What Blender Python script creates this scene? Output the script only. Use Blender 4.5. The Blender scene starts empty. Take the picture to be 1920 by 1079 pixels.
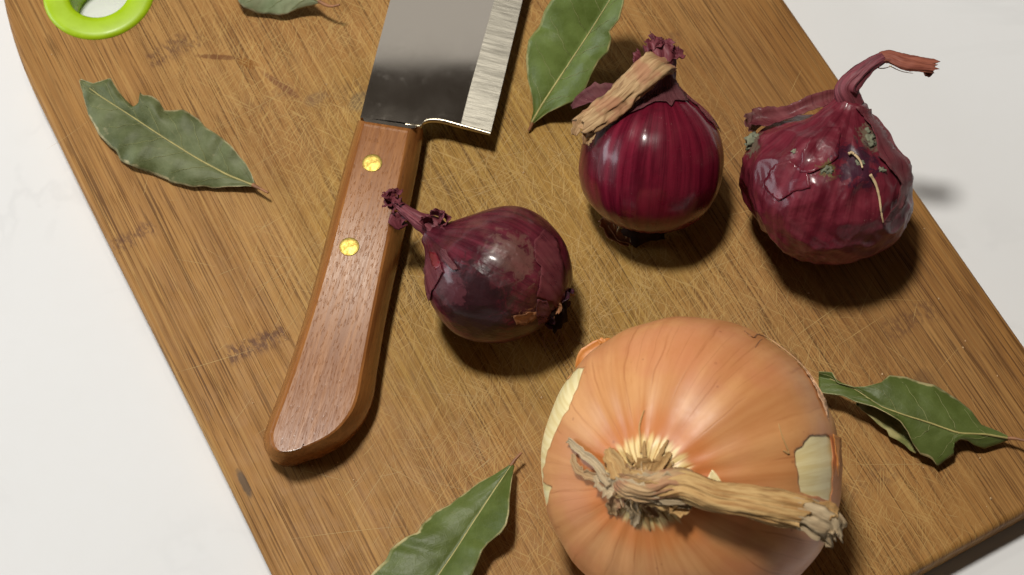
import bpy, bmesh, math, random
import numpy as np
from mathutils import Vector, Matrix, noise
from mathutils.bvhtree import BVHTree
from mathutils.geometry import delaunay_2d_cdt

random.seed(7)
rng = np.random.default_rng(11)
SC = bpy.context.scene
COL = SC.collection
MM = 0.001                       # everything below is written in millimetres; z = 0 is the top of the board

# ------------------------------------------------------------------ camera, world, lamps, exposure
F_PX, TILT, PX_MM = 3300.0, math.radians(24), 5.4
DIST = F_PX / PX_MM
CZ = Vector((0, -math.sin(TILT), math.cos(TILT)))
CY = Vector((0, math.cos(TILT), math.sin(TILT)))
CX = Vector((1, 0, 0))
CPOS = CZ * DIST
cam = bpy.data.cameras.new('camera')
cam.sensor_width = 36.0
cam.lens = F_PX / 1920 * 36
cam.clip_start, cam.clip_end = 0.02, 50
cam.dof.use_dof = True
cam.dof.focus_distance = (DIST - 28) * MM
cam.dof.aperture_fstop = 18.0
cam_ob = bpy.data.objects.new('camera', cam)
COL.objects.link(cam_ob)
cam_ob.location = CPOS * MM
cam_ob.rotation_euler = (TILT, 0, 0)
SC.camera = cam_ob

world = bpy.data.worlds.new('World')
SC.world = world
world.use_nodes = True
world.node_tree.nodes['Background'].inputs[0].default_value = (0.050, 0.040, 0.031, 1)
world.node_tree.nodes['Background'].inputs[1].default_value = 1.0

def area(name, loc, target, size, power, color, shape='RECTANGLE', size_y=None):
    l = bpy.data.lights.new(name, 'AREA')
    l.shape = shape
    l.size = size
    if size_y: l.size_y = size_y
    l.energy = power
    l.color = color
    o = bpy.data.objects.new(name, l)
    COL.objects.link(o)
    o.location = loc
    o.rotation_euler = (Vector(target) - Vector(loc)).to_track_quat('-Z', 'Y').to_euler()
    return o

area('ceiling_lamp', (-0.23, 0.22, 1.28), (0, 0, 0), 0.18, 16.6, (1.0, 0.955, 0.88), 'DISK')
area('second_ceiling_lamp', (-0.20, 0.72, 1.42), (0, 0, 0), 0.07, 1.3, (1.0, 0.92, 0.79), 'DISK')
area('window', (-1.30, 0.10, 0.36), (0, 0, 0.02), 0.7, 9.0, (0.86, 0.93, 1.0), 'RECTANGLE', 0.45)
area('blade_reflection_panel', (0, 1.9, 2.5), (0, 0.0, 2.5), 1.5, 2.5, (1.0, 0.95, 0.86), 'RECTANGLE', 1.0)  # unseen glowing panel added for the grey reflection in the blade

SC.view_settings.view_transform = 'Standard'
SC.view_settings.look = 'None'
SC.view_settings.exposure = 0.0
SC.view_settings.gamma = 1.0

# ------------------------------------------------------------------ helpers
def P(u, v, h=0.0):
    """point of the place seen at photo position (u, v) lying h mm above the board's top"""
    D = CX * ((u - 960) / F_PX) - CY * ((v - 539.5) / F_PX) - CZ
    return CPOS + D * ((h - CPOS.z) / D.z)

def to_px(p):
    q = Vector(p) - CPOS
    d = -q.dot(CZ)
    return (960 + F_PX * q.dot(CX) / d, 539.5 - F_PX * q.dot(CY) / d)

def mm_px(p):
    return -(Vector(p) - CPOS).dot(CZ) / F_PX

def tag(o, label=None, cat=None, group=None, kind=None):
    if label: o['label'] = label
    if cat: o['category'] = cat
    if group: o['group'] = group
    if kind: o['kind'] = kind
    return o

def empty(name, loc, label, cat, group=None):
    o = bpy.data.objects.new(name, None)
    COL.objects.link(o)
    o.empty_display_size = 0.01
    o.location = Vector(loc) * MM
    return tag(o, label, cat, group)

def pworld(o):
    m = o.matrix_basis.copy()
    while o.parent is not None:
        o = o.parent
        m = o.matrix_basis @ m
    return m

def mk(name, verts, faces, mat, parent=None, M=None, smooth=True, uv=None, solid=0, sub=0, off=0.0, angle=None):
    me = bpy.data.meshes.new(name)
    me.from_pydata([tuple(c * MM for c in v) for v in verts], [], [tuple(int(i) for i in f) for f in faces])
    if uv is not None:
        lay = me.uv_layers.new(name='UVMap')
        idx = np.empty(len(me.loops), dtype=np.int64)
        me.loops.foreach_get('vertex_index', idx)
        arr = np.asarray(uv, dtype=np.float32)[idx]
        lay.data.foreach_set('uv', arr.ravel())
    me.materials.append(mat)
    me.validate()
    me.shade_smooth() if smooth else me.shade_flat()
    o = bpy.data.objects.new(name, me)
    COL.objects.link(o)
    M = Matrix.Identity(4) if M is None else M.copy()
    M.translation = M.translation * MM
    if parent is not None:
        o.parent = parent
        M = pworld(parent).inverted() @ M
    o.matrix_basis = M
    if solid:
        m = o.modifiers.new('thickness', 'SOLIDIFY')
        m.thickness = solid * MM
        m.offset = off
    if sub:
        m = o.modifiers.new('smooth', 'SUBSURF')
        m.levels = m.render_levels = sub
    if angle:
        me.set_sharp_from_angle(angle=math.radians(angle))
    return o

def catmull(pts, n, closed=False):
    pts = [np.asarray(p, dtype=float) for p in pts]
    m = len(pts)
    segs = m if closed else m - 1
    out = []
    tot = n if closed else n - 1
    for k in range(n):
        x = k * segs / tot
        i = min(int(x), segs - 1)
        t = x - i
        if closed:
            a, b, c, d = (pts[(i + j) % m] for j in (-1, 0, 1, 2))
        else:
            a, b, c, d = pts[max(i - 1, 0)], pts[i], pts[min(i + 1, m - 1)], pts[min(i + 2, m - 1)]
        out.append(0.5 * (2 * b + (c - a) * t + (2 * a - 5 * b + 4 * c - d) * t * t + (3 * b - a - 3 * c + d) * t ** 3))
    return out

def resample(pts, n):
    pts = np.array([tuple(p) for p in pts], dtype=float)
    d = np.r_[0, np.cumsum(np.linalg.norm(np.diff(pts, axis=0), axis=1))]
    s = np.linspace(0, d[-1], n)
    return np.stack([np.interp(s, d, pts[:, k]) for k in range(pts.shape[1])], 1)

def nz(x, y=0.0, z=0.0):
    return noise.noise(Vector((x, y, z)))

def grid_faces(nr, nc, closed=False):
    f = []
    for i in range(nr - 1):
        for j in range(nc if closed else nc - 1):
            k = (j + 1) % nc
            f.append((i * nc + j, i * nc + k, (i + 1) * nc + k, (i + 1) * nc + j))
    return f

# ------------------------------------------------------------------ node helper
class NT:
    def __init__(self, name):
        self.mat = bpy.data.materials.new(name)
        self.mat.use_nodes = True
        self.t = self.mat.node_tree
        self.t.nodes.clear()
        self.out = self.t.nodes.new('ShaderNodeOutputMaterial')
    def set(self, sock, v):
        if isinstance(v, bpy.types.NodeSocket):
            self.t.links.new(v, sock)
        elif v is not None:
            if hasattr(sock, 'default_value'):
                try: sock.default_value = v
                except Exception: sock.default_value = (*v, 1.0)
    def node(self, typ, out=0, props=None, **ins):
        n = self.t.nodes.new(typ)
        for k, v in (props or {}).items(): setattr(n, k, v)
        for k, v in ins.items():
            self.set(n.inputs[int(k[1:])] if k[0] == 'i' and k[1:].isdigit() else n.inputs[k.replace('_', ' ')], v)
        return n.outputs[out]
    def math(self, op, a, b=None, c=None, clamp=False):
        n = self.t.nodes.new('ShaderNodeMath')
        n.operation = op
        n.use_clamp = clamp
        for k, v in enumerate((a, b, c)):
            if v is not None: self.set(n.inputs[k], v)
        return n.outputs[0]
    def vmath(self, op, a, b=None, scale=None, out=0):
        n = self.t.nodes.new('ShaderNodeVectorMath')
        n.operation = op
        self.set(n.inputs[0], a)
        if b is not None: self.set(n.inputs[1], b)
        if scale is not None: self.set(n.inputs['Scale'], scale)
        return n.outputs[out]
    def obj(self):
        return self.vmath('SCALE', self.node('ShaderNodeTexCoord', 3), scale=1000.0)
    def uv(self):
        return self.node('ShaderNodeTexCoord', 2)
    def sep(self, v):
        n = self.t.nodes.new('ShaderNodeSeparateXYZ')
        self.set(n.inputs[0], v)
        return n.outputs[0], n.outputs[1], n.outputs[2]
    def comb(self, x=0.0, y=0.0, z=0.0):
        n = self.t.nodes.new('ShaderNodeCombineXYZ')
        for k, v in enumerate((x, y, z)): self.set(n.inputs[k], v)
        return n.outputs[0]
    def noise(self, vec, scale=1.0, detail=2.0, rough=0.5, dist=0.0, out=0):
        key = (vec.node.name, vec.name, scale, detail, rough, dist)
        if not hasattr(self, 'cache'): self.cache = {}
        if key in self.cache: return self.cache[key].outputs[out]
        n = self.cache[key] = self.t.nodes.new('ShaderNodeTexNoise')
        for k, v in (('Vector', vec), ('Scale', scale), ('Detail', detail), ('Roughness', rough), ('Distortion', dist)):
            self.set(n.inputs[k], v)
        return n.outputs[out]
    def voro(self, vec, scale=1.0, feature='F1', out=0, rand=1.0):
        n = self.t.nodes.new('ShaderNodeTexVoronoi')
        n.feature = feature
        self.set(n.inputs['Vector'], vec); self.set(n.inputs['Scale'], scale); self.set(n.inputs['Randomness'], rand)
        return n.outputs[out]
    def ramp(self, fac, lo, hi, a=0.0, b=1.0, smooth=True):
        n = self.t.nodes.new('ShaderNodeMapRange')
        n.interpolation_type = 'SMOOTHSTEP' if smooth else 'LINEAR'
        for k, v in zip(('Value', 'From Min', 'From Max', 'To Min', 'To Max'), (fac, lo, hi, a, b)):
            self.set(n.inputs[k], v)
        return n.outputs[0]
    def mix(self, fac, a, b, mode='MIX'):
        n = self.t.nodes.new('ShaderNodeMix')
        n.data_type = 'RGBA'
        n.blend_type = mode
        self.set(n.inputs[0], fac); self.set(n.inputs[6], a); self.set(n.inputs[7], b)
        return n.outputs[2]
    def bump(self, height, strength=1.0, dist=0.1, normal=None):
        n = self.t.nodes.new('ShaderNodeBump')
        self.set(n.inputs['Strength'], strength)
        self.set(n.inputs['Distance'], dist * MM)
        self.set(n.inputs['Height'], height)
        if normal is not None: self.set(n.inputs['Normal'], normal)
        return n.outputs[0]
    def done(self, color, rough=0.5, normal=None, **kw):
        n = self.t.nodes.new('ShaderNodeBsdfPrincipled')
        self.set(n.inputs['Base Color'], color)
        self.set(n.inputs['Roughness'], rough)
        if normal is not None: self.set(n.inputs['Normal'], normal)
        for k, v in kw.items(): self.set(n.inputs[k.replace('_', ' ')], v)
        self.t.links.new(n.outputs[0], self.out.inputs[0])
        self.bsdf = n
        return self.mat

def C(r, g, b): return (r, g, b, 1.0)

# ------------------------------------------------------------------ materials
def mat_counter():
    t = NT('counter_white')
    v = t.obj()
    n1 = t.noise(v, 0.012, 4, 0.55, 1.5)
    vein = t.ramp(t.math('ABSOLUTE', t.math('SUBTRACT', n1, 0.5)), 0.0, 0.05, 1, 0)
    n2 = t.noise(v, 0.01, 2)
    fac = t.math('MULTIPLY', vein, t.ramp(n2, 0.45, 0.65))
    c = t.mix(t.math('MULTIPLY', fac, 0.16), C(0.69, 0.70, 0.71), C(0.42, 0.43, 0.44))
    c = t.mix(t.math('MULTIPLY', t.noise(v, 0.15, 5, 0.6), 0.14), c, C(0.60, 0.585, 0.55))
    speck = t.ramp(t.voro(v, 0.014), 0.008, 0.014, 0.6, 0)
    c = t.mix(speck, c, C(0.25, 0.24, 0.22))
    return t.done(c, t.ramp(n2, 0.3, 0.7, 0.62, 0.72), t.bump(t.noise(v, 0.6, 3), 0.06, 0.05), Specular_IOR_Level=0.25)

def mat_board():
    t = NT('bamboo')
    v = t.obj()
    x, y, z = t.sep(v)
    rnd = t.node('ShaderNodeObjectInfo', 5)
    yo = t.math('ADD', y, t.math('MULTIPLY', rnd, 900))
    wob = t.math('MULTIPLY', t.noise(t.comb(x, t.math('MULTIPLY', yo, 0.02), 0), 0.05, 2), 1.2)
    xw = t.math('ADD', x, wob)
    def streak(sx, sy, detail=2, zz=0.0):
        return t.noise(t.comb(t.math('MULTIPLY', xw, sx), t.math('MULTIPLY', yo, sy), zz), 1.0, detail, 0.55)
    broad = streak(0.22, 0.006, 3)
    mid = streak(0.8, 0.012, 3, 3.0)
    fine = streak(2.2, 0.035, 2, 7.0)
    line1 = t.ramp(streak(1.9, 0.010, 2, 31.0), 0.52, 0.59)
    dash = t.ramp(streak(1.7, 0.045, 1, 12.0), 0.60, 0.65)
    dash2 = t.ramp(streak(1.4, 0.013, 2, 21.0), 0.585, 0.63)
    base = t.mix(t.ramp(rnd, 0, 1), C(0.400, 0.214, 0.066), C(0.350, 0.172, 0.047))
    c = t.mix(t.ramp(broad, 0.3, 0.7, 0.5, 0.0), base, C(0.235, 0.110, 0.030))
    c = t.mix(t.ramp(mid, 0.42, 0.70, 0.0, 0.55), c, C(0.47, 0.275, 0.090))
    c = t.mix(t.math('MULTIPLY', line1, 0.42), c, C(0.18, 0.080, 0.022))
    c = t.mix(t.ramp(fine, 0.35, 0.65, 0.35, 0.0), c, C(0.17, 0.078, 0.022))
    cover = t.ramp(t.noise(v, 0.02, 3), 0.35, 0.6, 0.40, 1.0)
    dk = t.math('MULTIPLY', t.math('MAXIMUM', t.math('MULTIPLY', dash, 0.75), dash2), cover)
    c = t.mix(t.math('MULTIPLY', dk, 0.78), c, C(0.082, 0.032, 0.008))
    # bamboo joints: dark speckled bands across single strips (board coordinates)
    speck = t.math('MULTIPLY', t.ramp(t.noise(t.comb(t.math('MULTIPLY', x, 1.0), t.math('MULTIPLY', y, 0.42), 5.0), 0.75, 3, 0.7), 0.40, 0.60), 1.0)
    for (x0, x1, yc, hw, amt) in ((-117, -98.5, 79.5, 4.5, .62), (-98.5, -76, 22, 5.0, .78), (-76, -53, 144, 5.5, .62), (-53, -31, 108, 4, .25),
                                  (-31, -8, 97, 7, .28), (-117, -98.5, -21, 3, .0), (104, 126, -75, 6, .5), (126, 147, -20, 3, .35), (82, 104, 60, 4, .4), (59, 82, -118, 5, .35)):
        bx = t.math('MULTIPLY', t.ramp(x, x0, x0 + 1.2), t.ramp(x, x1 - 1.2, x1, 1, 0))
        yy = t.math('ADD', y, t.math('MULTIPLY', t.math('SUBTRACT', t.noise(v, 0.12, 2), 0.5), 7))
        by = t.ramp(t.math('ABSOLUTE', t.math('SUBTRACT', yy, yc)), hw * 0.35, hw, 1, 0)
        f = t.math('MULTIPLY', t.math('MULTIPLY', bx, by), t.math('MULTIPLY', speck, amt))
        c = t.mix(f, c, C(0.085, 0.034, 0.020))
    # old drip stain, worn grey blotches and two broad tints
    def blob(px_, py_, rx, ry, rot, col, amt, nscale=0.12, namp=0.55, mode='MIX'):
        nonlocal c
        ca, sa = math.cos(rot), math.sin(rot)
        dx = t.math('SUBTRACT', x, px_); dy = t.math('SUBTRACT', y, py_)
        a = t.math('DIVIDE', t.math('ADD', t.math('MULTIPLY', dx, ca), t.math('MULTIPLY', dy, sa)), rx)
        b = t.math('DIVIDE', t.math('SUBTRACT', t.math('MULTIPLY', dy, ca), t.math('MULTIPLY', dx, sa)), ry)
        r = t.math('SQRT', t.math('ADD', t.math('MULTIPLY', a, a), t.math('MULTIPLY', b, b)))
        r = t.math('ADD', r, t.math('MULTIPLY', t.math('SUBTRACT', t.noise(v, nscale, 3, 0.6), 0.5), namp * 2))
        c = t.mix(t.math('MULTIPLY', t.ramp(r, 0.55, 1.05, 1, 0), amt), c, col, mode)
    blob(-52, 133, 9.5, 1.3, -0.56, C(0.13, 0.045, 0.012), 0.8, 0.5, 0.3)
    blob(-43.5, 125.5, 4.5, 2.2, -0.9, C(0.20, 0.075, 0.010), 0.85, 0.4, 0.4)
    blob(-36.5, 111, 11, 1.6, -1.15, C(0.15, 0.055, 0.02), 0.75, 0.4, 0.4)
    blob(-28, 100, 5, 3, 0, C(0.13, 0.075, 0.05), 0.35)
    blob(-111.5, -21, 1.6, 6.5, 0, C(0.07, 0.05, 0.035), 0.8, 0.4, 0.3)
    blob(-14, 92, 6, 4, 0.3, C(0.10, 0.075, 0.055), 0.5)
    blob(-22, 6, 7, 4, 0.6, C(0.07, 0.055, 0.045), 0.5)
    blob(10, 25, 85, 95, 0, C(0.97, 1.08, 0.80), 1.0, 0.03, 0.3, 'MULTIPLY')  # yellower middle: partly wood tone, partly warm light painted in
    blob(118, -30, 44, 150, 0, C(0.80, 0.76, 0.74), 1.0, 0.03, 0.3, 'MULTIPLY')  # broad darker tone down the right side
    blob(104, -98, 10, 6, 0.4, C(0.10, 0.05, 0.02), 0.5)
    blob(121, -58, 6, 4, 0.9, C(0.20, 0.085, 0.012), 0.7, 0.3, 0.6)
    # hazy fine cuts in many directions over the used middle of the board
    used = t.math('MULTIPLY', t.ramp(t.math('ABSOLUTE', t.math('SUBTRACT', x, 14)), 45, 108, 1, 0.04), t.ramp(t.noise(v, 0.03, 2), 0.3, 0.6, 0.35, 1))
    cuts = None
    for k, a in enumerate((0.2, 0.6, 1.0, 2.2)):
        ca, sa = math.cos(a), math.sin(a)
        p = t.math('ADD', t.math('MULTIPLY', x, ca), t.math('MULTIPLY', y, sa))
        q = t.math('SUBTRACT', t.math('MULTIPLY', y, ca), t.math('MULTIPLY', x, sa))
        s = t.ramp(t.noise(t.comb(t.math('MULTIPLY', p, 0.085), t.math('MULTIPLY', q, 2.1), k * 9.1), 1.0, 2, 0.5), 0.59, 0.68)
        cuts = s if cuts is None else t.math('MAXIMUM', cuts, s)
    cuts = t.math('MULTIPLY', cuts, used)
    c = t.mix(t.math('MULTIPLY', cuts, 0.60), c, C(0.47, 0.310, 0.110))
    h = t.math('SUBTRACT', t.math('MULTIPLY', mid, 0.5), t.math('MULTIPLY', dk, 0.6))
    rough = t.ramp(t.noise(v, 0.12, 4, 0.65), 0.3, 0.7, 0.50, 0.62)
    return t.done(c, rough, t.bump(h, 0.45, 0.22), Specular_IOR_Level=0.16)

def mat_simple(name, col, rough=0.5, var=0.15, scale=0.3, bump=0.1, bscale=1.0, **kw):
    t = NT(name)
    v = t.obj()
    n = t.noise(v, scale, 4, 0.6)
    c = t.mix(t.ramp(n, 0.3, 0.7, 0.0, 1.0), C(*[k * (1 - var) for k in col]), C(*[min(1, k * (1 + var)) for k in col]))
    return t.done(c, t.ramp(n, 0.3, 0.7, rough * 0.9, rough * 1.1), t.bump(t.noise(v, bscale, 3), bump, 0.1), **kw)

def mat_handle():
    t = NT('handle_wood')
    v = t.obj()
    x, y, z = t.sep(v)
    # handle's local y runs along the grain
    g = t.noise(t.comb(t.math('MULTIPLY', x, 0.55), t.math('MULTIPLY', y, 0.016), t.math('MULTIPLY', z, 0.4)), 1.0, 4, 0.6, 0.4)
    f = t.noise(t.comb(t.math('MULTIPLY', x, 2.6), t.math('MULTIPLY', y, 0.16), z), 1.0, 3, 0.6)
    pore = t.ramp(t.noise(t.comb(t.math('MULTIPLY', x, 2.4), t.math('MULTIPLY', y, 0.34), z), 1.0, 1), 0.60, 0.70)
    c = t.mix(t.ramp(g, 0.32, 0.68), C(0.215, 0.079, 0.021), C(0.325, 0.132, 0.036))
    c = t.mix(t.ramp(f, 0.3, 0.7, 0.35, 0.0), c, C(0.18, 0.06, 0.02))
    c = t.mix(t.math('MULTIPLY', pore, 0.30), c, C(0.085, 0.030, 0.014))
    h = t.math('SUBTRACT', t.math('MULTIPLY', f, 0.5), t.math('MULTIPLY', pore, 1.0))
    return t.done(c, t.ramp(f, 0.3, 0.7, 0.16, 0.22), t.bump(h, 0.40, 0.035), Specular_IOR_Level=0.36)

def mat_blade():
    t = NT('blade_steel')
    v = t.obj()
    n = t.noise(v, 0.06, 3, 0.6)
    smudge = t.ramp(t.noise(v, 0.25, 4, 0.6), 0.55, 0.75)
    spot = t.ramp(t.voro(v, 0.06), 0.03, 0.09, 1, 0)
    r = t.math('ADD', t.ramp(n, 0.3, 0.7, 0.045, 0.065), t.math('MULTIPLY', t.math('MAXIMUM', t.math('MULTIPLY', smudge, 0.4), t.math('MULTIPLY', spot, 0.35)), 0.05))
    return t.done(C(0.60, 0.565, 0.52), r, None, Metallic=1.0)

def mat_bevel():
    t = NT('ground_steel')
    v = t.obj()
    x, y, z = t.sep(v)
    s = t.noise(t.comb(t.math('MULTIPLY', x, 0.12), t.math('MULTIPLY', y, 5.5), 0), 1.0, 3, 0.7)
    s2 = t.noise(t.comb(t.math('MULTIPLY', x, 0.05), t.math('MULTIPLY', y, 0.9), 4), 1.0, 2, 0.7)
    c = t.mix(t.ramp(s, 0.35, 0.65), C(0.36, 0.34, 0.29), C(0.54, 0.51, 0.43))
    return t.done(c, t.ramp(s2, 0.3, 0.7, 0.32, 0.46), t.bump(t.math('ADD', s, t.math('MULTIPLY', s2, 0.7)), 0.3, 0.10), Metallic=1.0)

def mat_brass():
    t = NT('brass')
    v = t.obj()
    n = t.noise(v, 0.45, 4, 0.65)
    c = t.mix(t.ramp(n, 0.35, 0.6), C(0.32, 0.215, 0.05), C(0.54, 0.41, 0.11))
    return t.done(c, t.ramp(n, 0.3, 0.7, 0.55, 0.42), t.bump(t.noise(v, 1.6, 3), 0.4, 0.14), Metallic=1.0)

def onion_vectors(t, kth=8.0, kz=0.25):
    """coordinates that follow the meridians of a bulb whose axis is local z"""
    v = t.obj()
    x, y, z = t.sep(v)
    flat = t.comb(x, y, 0.0)
    r = t.vmath('LENGTH', flat, out=1)
    d = t.vmath('NORMALIZE', flat)
    dx, dy, _ = t.sep(d)
    mer = t.comb(t.math('MULTIPLY', dx, kth), t.math('MULTIPLY', dy, kth), t.math('MULTIPLY', z, kz * 0.1))
    return v, x, y, z, r, mer

def mat_red(name, dark, light, dusty, rough=0.25, wr=0.3, dust_amt=0.35, crumple=0.0, coat=0.35, blotch=None, marks=(), alpha=1.0, spec=0.16):
    t = NT(name)
    v, x, y, z, r, mer = onion_vectors(t, 9.0, 0.22)
    s1 = t.noise(mer, 1.0, 3, 0.6)
    s2 = t.noise(mer, 4.2, 2, 0.5)
    c = t.mix(t.ramp(s1, 0.34, 0.66), C(*dark), C(*light))
    c = t.mix(t.ramp(s2, 0.40, 0.66, 0.0, 0.26), c, C(light[0] * 1.3, light[1] * 1.6, light[2] * 1.45))
    patch = t.noise(v, 0.07, 4, 0.6, 0.6)
    c = t.mix(t.ramp(patch, 0.52, 0.72, 0.0, dust_amt), c, C(*dusty))
    c = t.mix(t.ramp(t.noise(v, 0.055, 3, 0.6, 0.4), 0.30, 0.47, 0.65, 0.0), c, C(dark[0] * 0.72, dark[1] * 0.7, dark[2] * 0.7))
    fleck = t.math('MULTIPLY', t.ramp(t.noise(v, 0.85, 3, 0.7), 0.66, 0.76), t.ramp(t.noise(v, 0.09, 2), 0.45, 0.65))
    c = t.mix(t.math('MULTIPLY', fleck, 0.55), c, C(0.42, 0.27, 0.22))
    for (mc, mr, mcol, mamt, namp) in marks:
        d = t.vmath('LENGTH', t.vmath('SUBTRACT', v, tuple(mc)), out=1)
        d = t.math('ADD', d, t.math('MULTIPLY', t.math('SUBTRACT', t.noise(v, 0.30, 6, 0.72, 0.8), 0.5), namp * 2.2 * mr))
        c = t.mix(t.ramp(d, mr * 0.6, mr * 1.1, mamt, 0), c, C(*mcol))
    if blotch:
        c = t.mix(t.ramp(t.noise(v, 0.12, 5, 0.7, 0.8), 0.50, 0.64, 0.0, 0.9), c, C(*blotch))
    h = t.math('ADD', t.math('MULTIPLY', s2, 0.35), t.math('MULTIPLY', t.noise(v, 0.8, 4, 0.65), 0.25))
    nrm = t.bump(h, wr, 0.35)
    if crumple:
        vv = t.vmath('ADD', v, t.vmath('SCALE', t.noise(v, 0.10, 3, out=1), scale=7.0))
        cr = t.ramp(t.voro(vv, 0.055, 'DISTANCE_TO_EDGE'), 0.0, 0.35, 0, 1)
        cr2 = t.noise(t.vmath('ADD', v, t.vmath('SCALE', t.noise(v, 0.12, 2, out=1), scale=9.0)), 0.16, 2)
        nrm = t.bump(t.math('ADD', cr, cr2), crumple, 2.2, nrm)
    ro = t.ramp(t.noise(v, 0.16, 4, 0.6), 0.3, 0.7, rough * 0.8, rough * 1.45)
    return t.done(c, ro, nrm, Coat_Weight=coat, Coat_Roughness=0.16, Specular_IOR_Level=spec, Alpha=alpha)

def mat_yellow():
    t = NT('yellow_onion_skin')
    v, x, y, z, r, mer = onion_vectors(t, 6.0, 0.16)
    s1 = t.noise(mer, 1.0, 3, 0.55)
    th = t.math('ARCTAN2', y, x)
    wig = t.math('MULTIPLY', t.noise(v, 0.03, 3), 2.4)
    ang = t.math('ADD', t.math('MULTIPLY', th, 11.0), wig)
    ln = t.math('ABSOLUTE', t.math('SINE', ang))
    vein = t.math('MULTIPLY', t.ramp(ln, 0.0, 0.16, 1, 0), t.ramp(t.noise(v, 0.05, 2), 0.42, 0.60))
    ang2 = t.math('ADD', t.math('MULTIPLY', th, 27.0), t.math('MULTIPLY', wig, 1.7))
    vein2 = t.math('MULTIPLY', t.ramp(t.math('ABSOLUTE', t.math('SINE', ang2)), 0.0, 0.22, 1, 0), t.ramp(t.noise(v, 0.04, 2), 0.48, 0.62))
    c = t.mix(t.ramp(s1, 0.3, 0.7), C(0.475, 0.195, 0.066), C(0.61, 0.300, 0.118))
    c = t.mix(t.ramp(t.noise(v, 0.035, 3, 0.6), 0.42, 0.66, 0, 0.55), c, C(0.52, 0.190, 0.092))
    mott = t.ramp(t.noise(t.vmath('MULTIPLY', mer, (1, 1, 6.0)), 2.6, 4, 0.65), 0.45, 0.70)
    c = t.mix(t.math('MULTIPLY', mott, 0.22), c, C(0.44, 0.165, 0.05))
    c = t.mix(t.math('MULTIPLY', t.math('MAXIMUM', vein, t.math('MULTIPLY', vein2, 0.55)), 0.55), c, C(0.34, 0.115, 0.035))
    # neck: orange collar round a pale pleated rosette
    rr = t.math('ADD', r, t.math('MULTIPLY', t.math('SUBTRACT', t.noise(mer, 1.6, 3), 0.5), 6.0))
    top = t.ramp(z, 10, 16)
    collar = t.math('MULTIPLY', t.math('MULTIPLY', t.ramp(rr, 11.5, 15), t.ramp(rr, 16, 25, 1, 0)), top)
    c = t.mix(t.math('MULTIPLY', collar, 0.60), c, C(0.50, 0.135, 0.022))
    fold = t.ramp(t.math('ABSOLUTE', t.math('SINE', t.math('ADD', t.math('MULTIPLY', th, 19.0), t.math('MULTIPLY', wig, 1.3)))), 0.1, 0.6)
    pale = t.mix(fold, C(0.42, 0.21, 0.05), C(0.74, 0.55, 0.24))
    c = t.mix(t.math('MULTIPLY', t.ramp(rr, 11.5, 14.5, 1, 0), top), c, pale)
    dots = t.ramp(t.voro(v, 0.16), 0.05, 0.10, 0.5, 0)
    c = t.mix(t.math('MULTIPLY', dots, t.ramp(t.noise(v, 0.05, 2), 0.5, 0.6)), c, C(0.25, 0.08, 0.03))
    h = t.math('ADD', t.math('MULTIPLY', s1, 0.5), t.math('SUBTRACT', t.math('MULTIPLY', t.noise(v, 0.7, 4), 0.2), t.math('MULTIPLY', vein, 0.4)))
    return t.done(c, t.ramp(t.noise(v, 0.1, 4, 0.6), 0.3, 0.7, 0.36, 0.52), t.bump(h, 0.30, 0.30), Specular_IOR_Level=0.3, Coat_Weight=0.12, Coat_Roughness=0.36)

def mat_flesh():
    t = NT('onion_flesh')
    v, x, y, z, r, mer = onion_vectors(t, 9.0, 0.2)
    s = t.noise(mer, 3.0, 3)
    c = t.mix(t.ramp(s, 0.35, 0.65), C(0.72, 0.58, 0.27), C(0.82, 0.71, 0.40))
    return t.done(c, 0.35, t.bump(s, 0.15, 0.3))

def mat_fibre(name, a, b, dark, red=None, rough=0.75):
    """dry stalk; uv: u round the stalk, v along it (in mm)"""
    t = NT(name)
    u, vv, _ = t.sep(t.uv())
    vec = t.comb(t.math('MULTIPLY', u, 16.0), t.math('MULTIPLY', vv, 0.05), 0)
    f = t.noise(vec, 1.0, 4, 0.65)
    f2 = t.noise(t.comb(t.math('MULTIPLY', u, 42.0), t.math('MULTIPLY', vv, 0.12), 3), 1.0, 2)
    o = t.obj()
    c = t.mix(t.ramp(f, 0.34, 0.64), C(*a), C(*b))
    c = t.mix(t.ramp(f2, 0.55, 0.72, 0, 0.65), c, C(*dark))
    if red:
        c = t.mix(t.ramp(t.noise(o, 0.13, 3), 0.45, 0.62, 0, 0.7), c, C(*red))
    return t.done(c, rough, t.bump(t.math('ADD', f, t.math('MULTIPLY', f2, 0.6)), 0.7, 0.5), Specular_IOR_Level=0.25)

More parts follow.
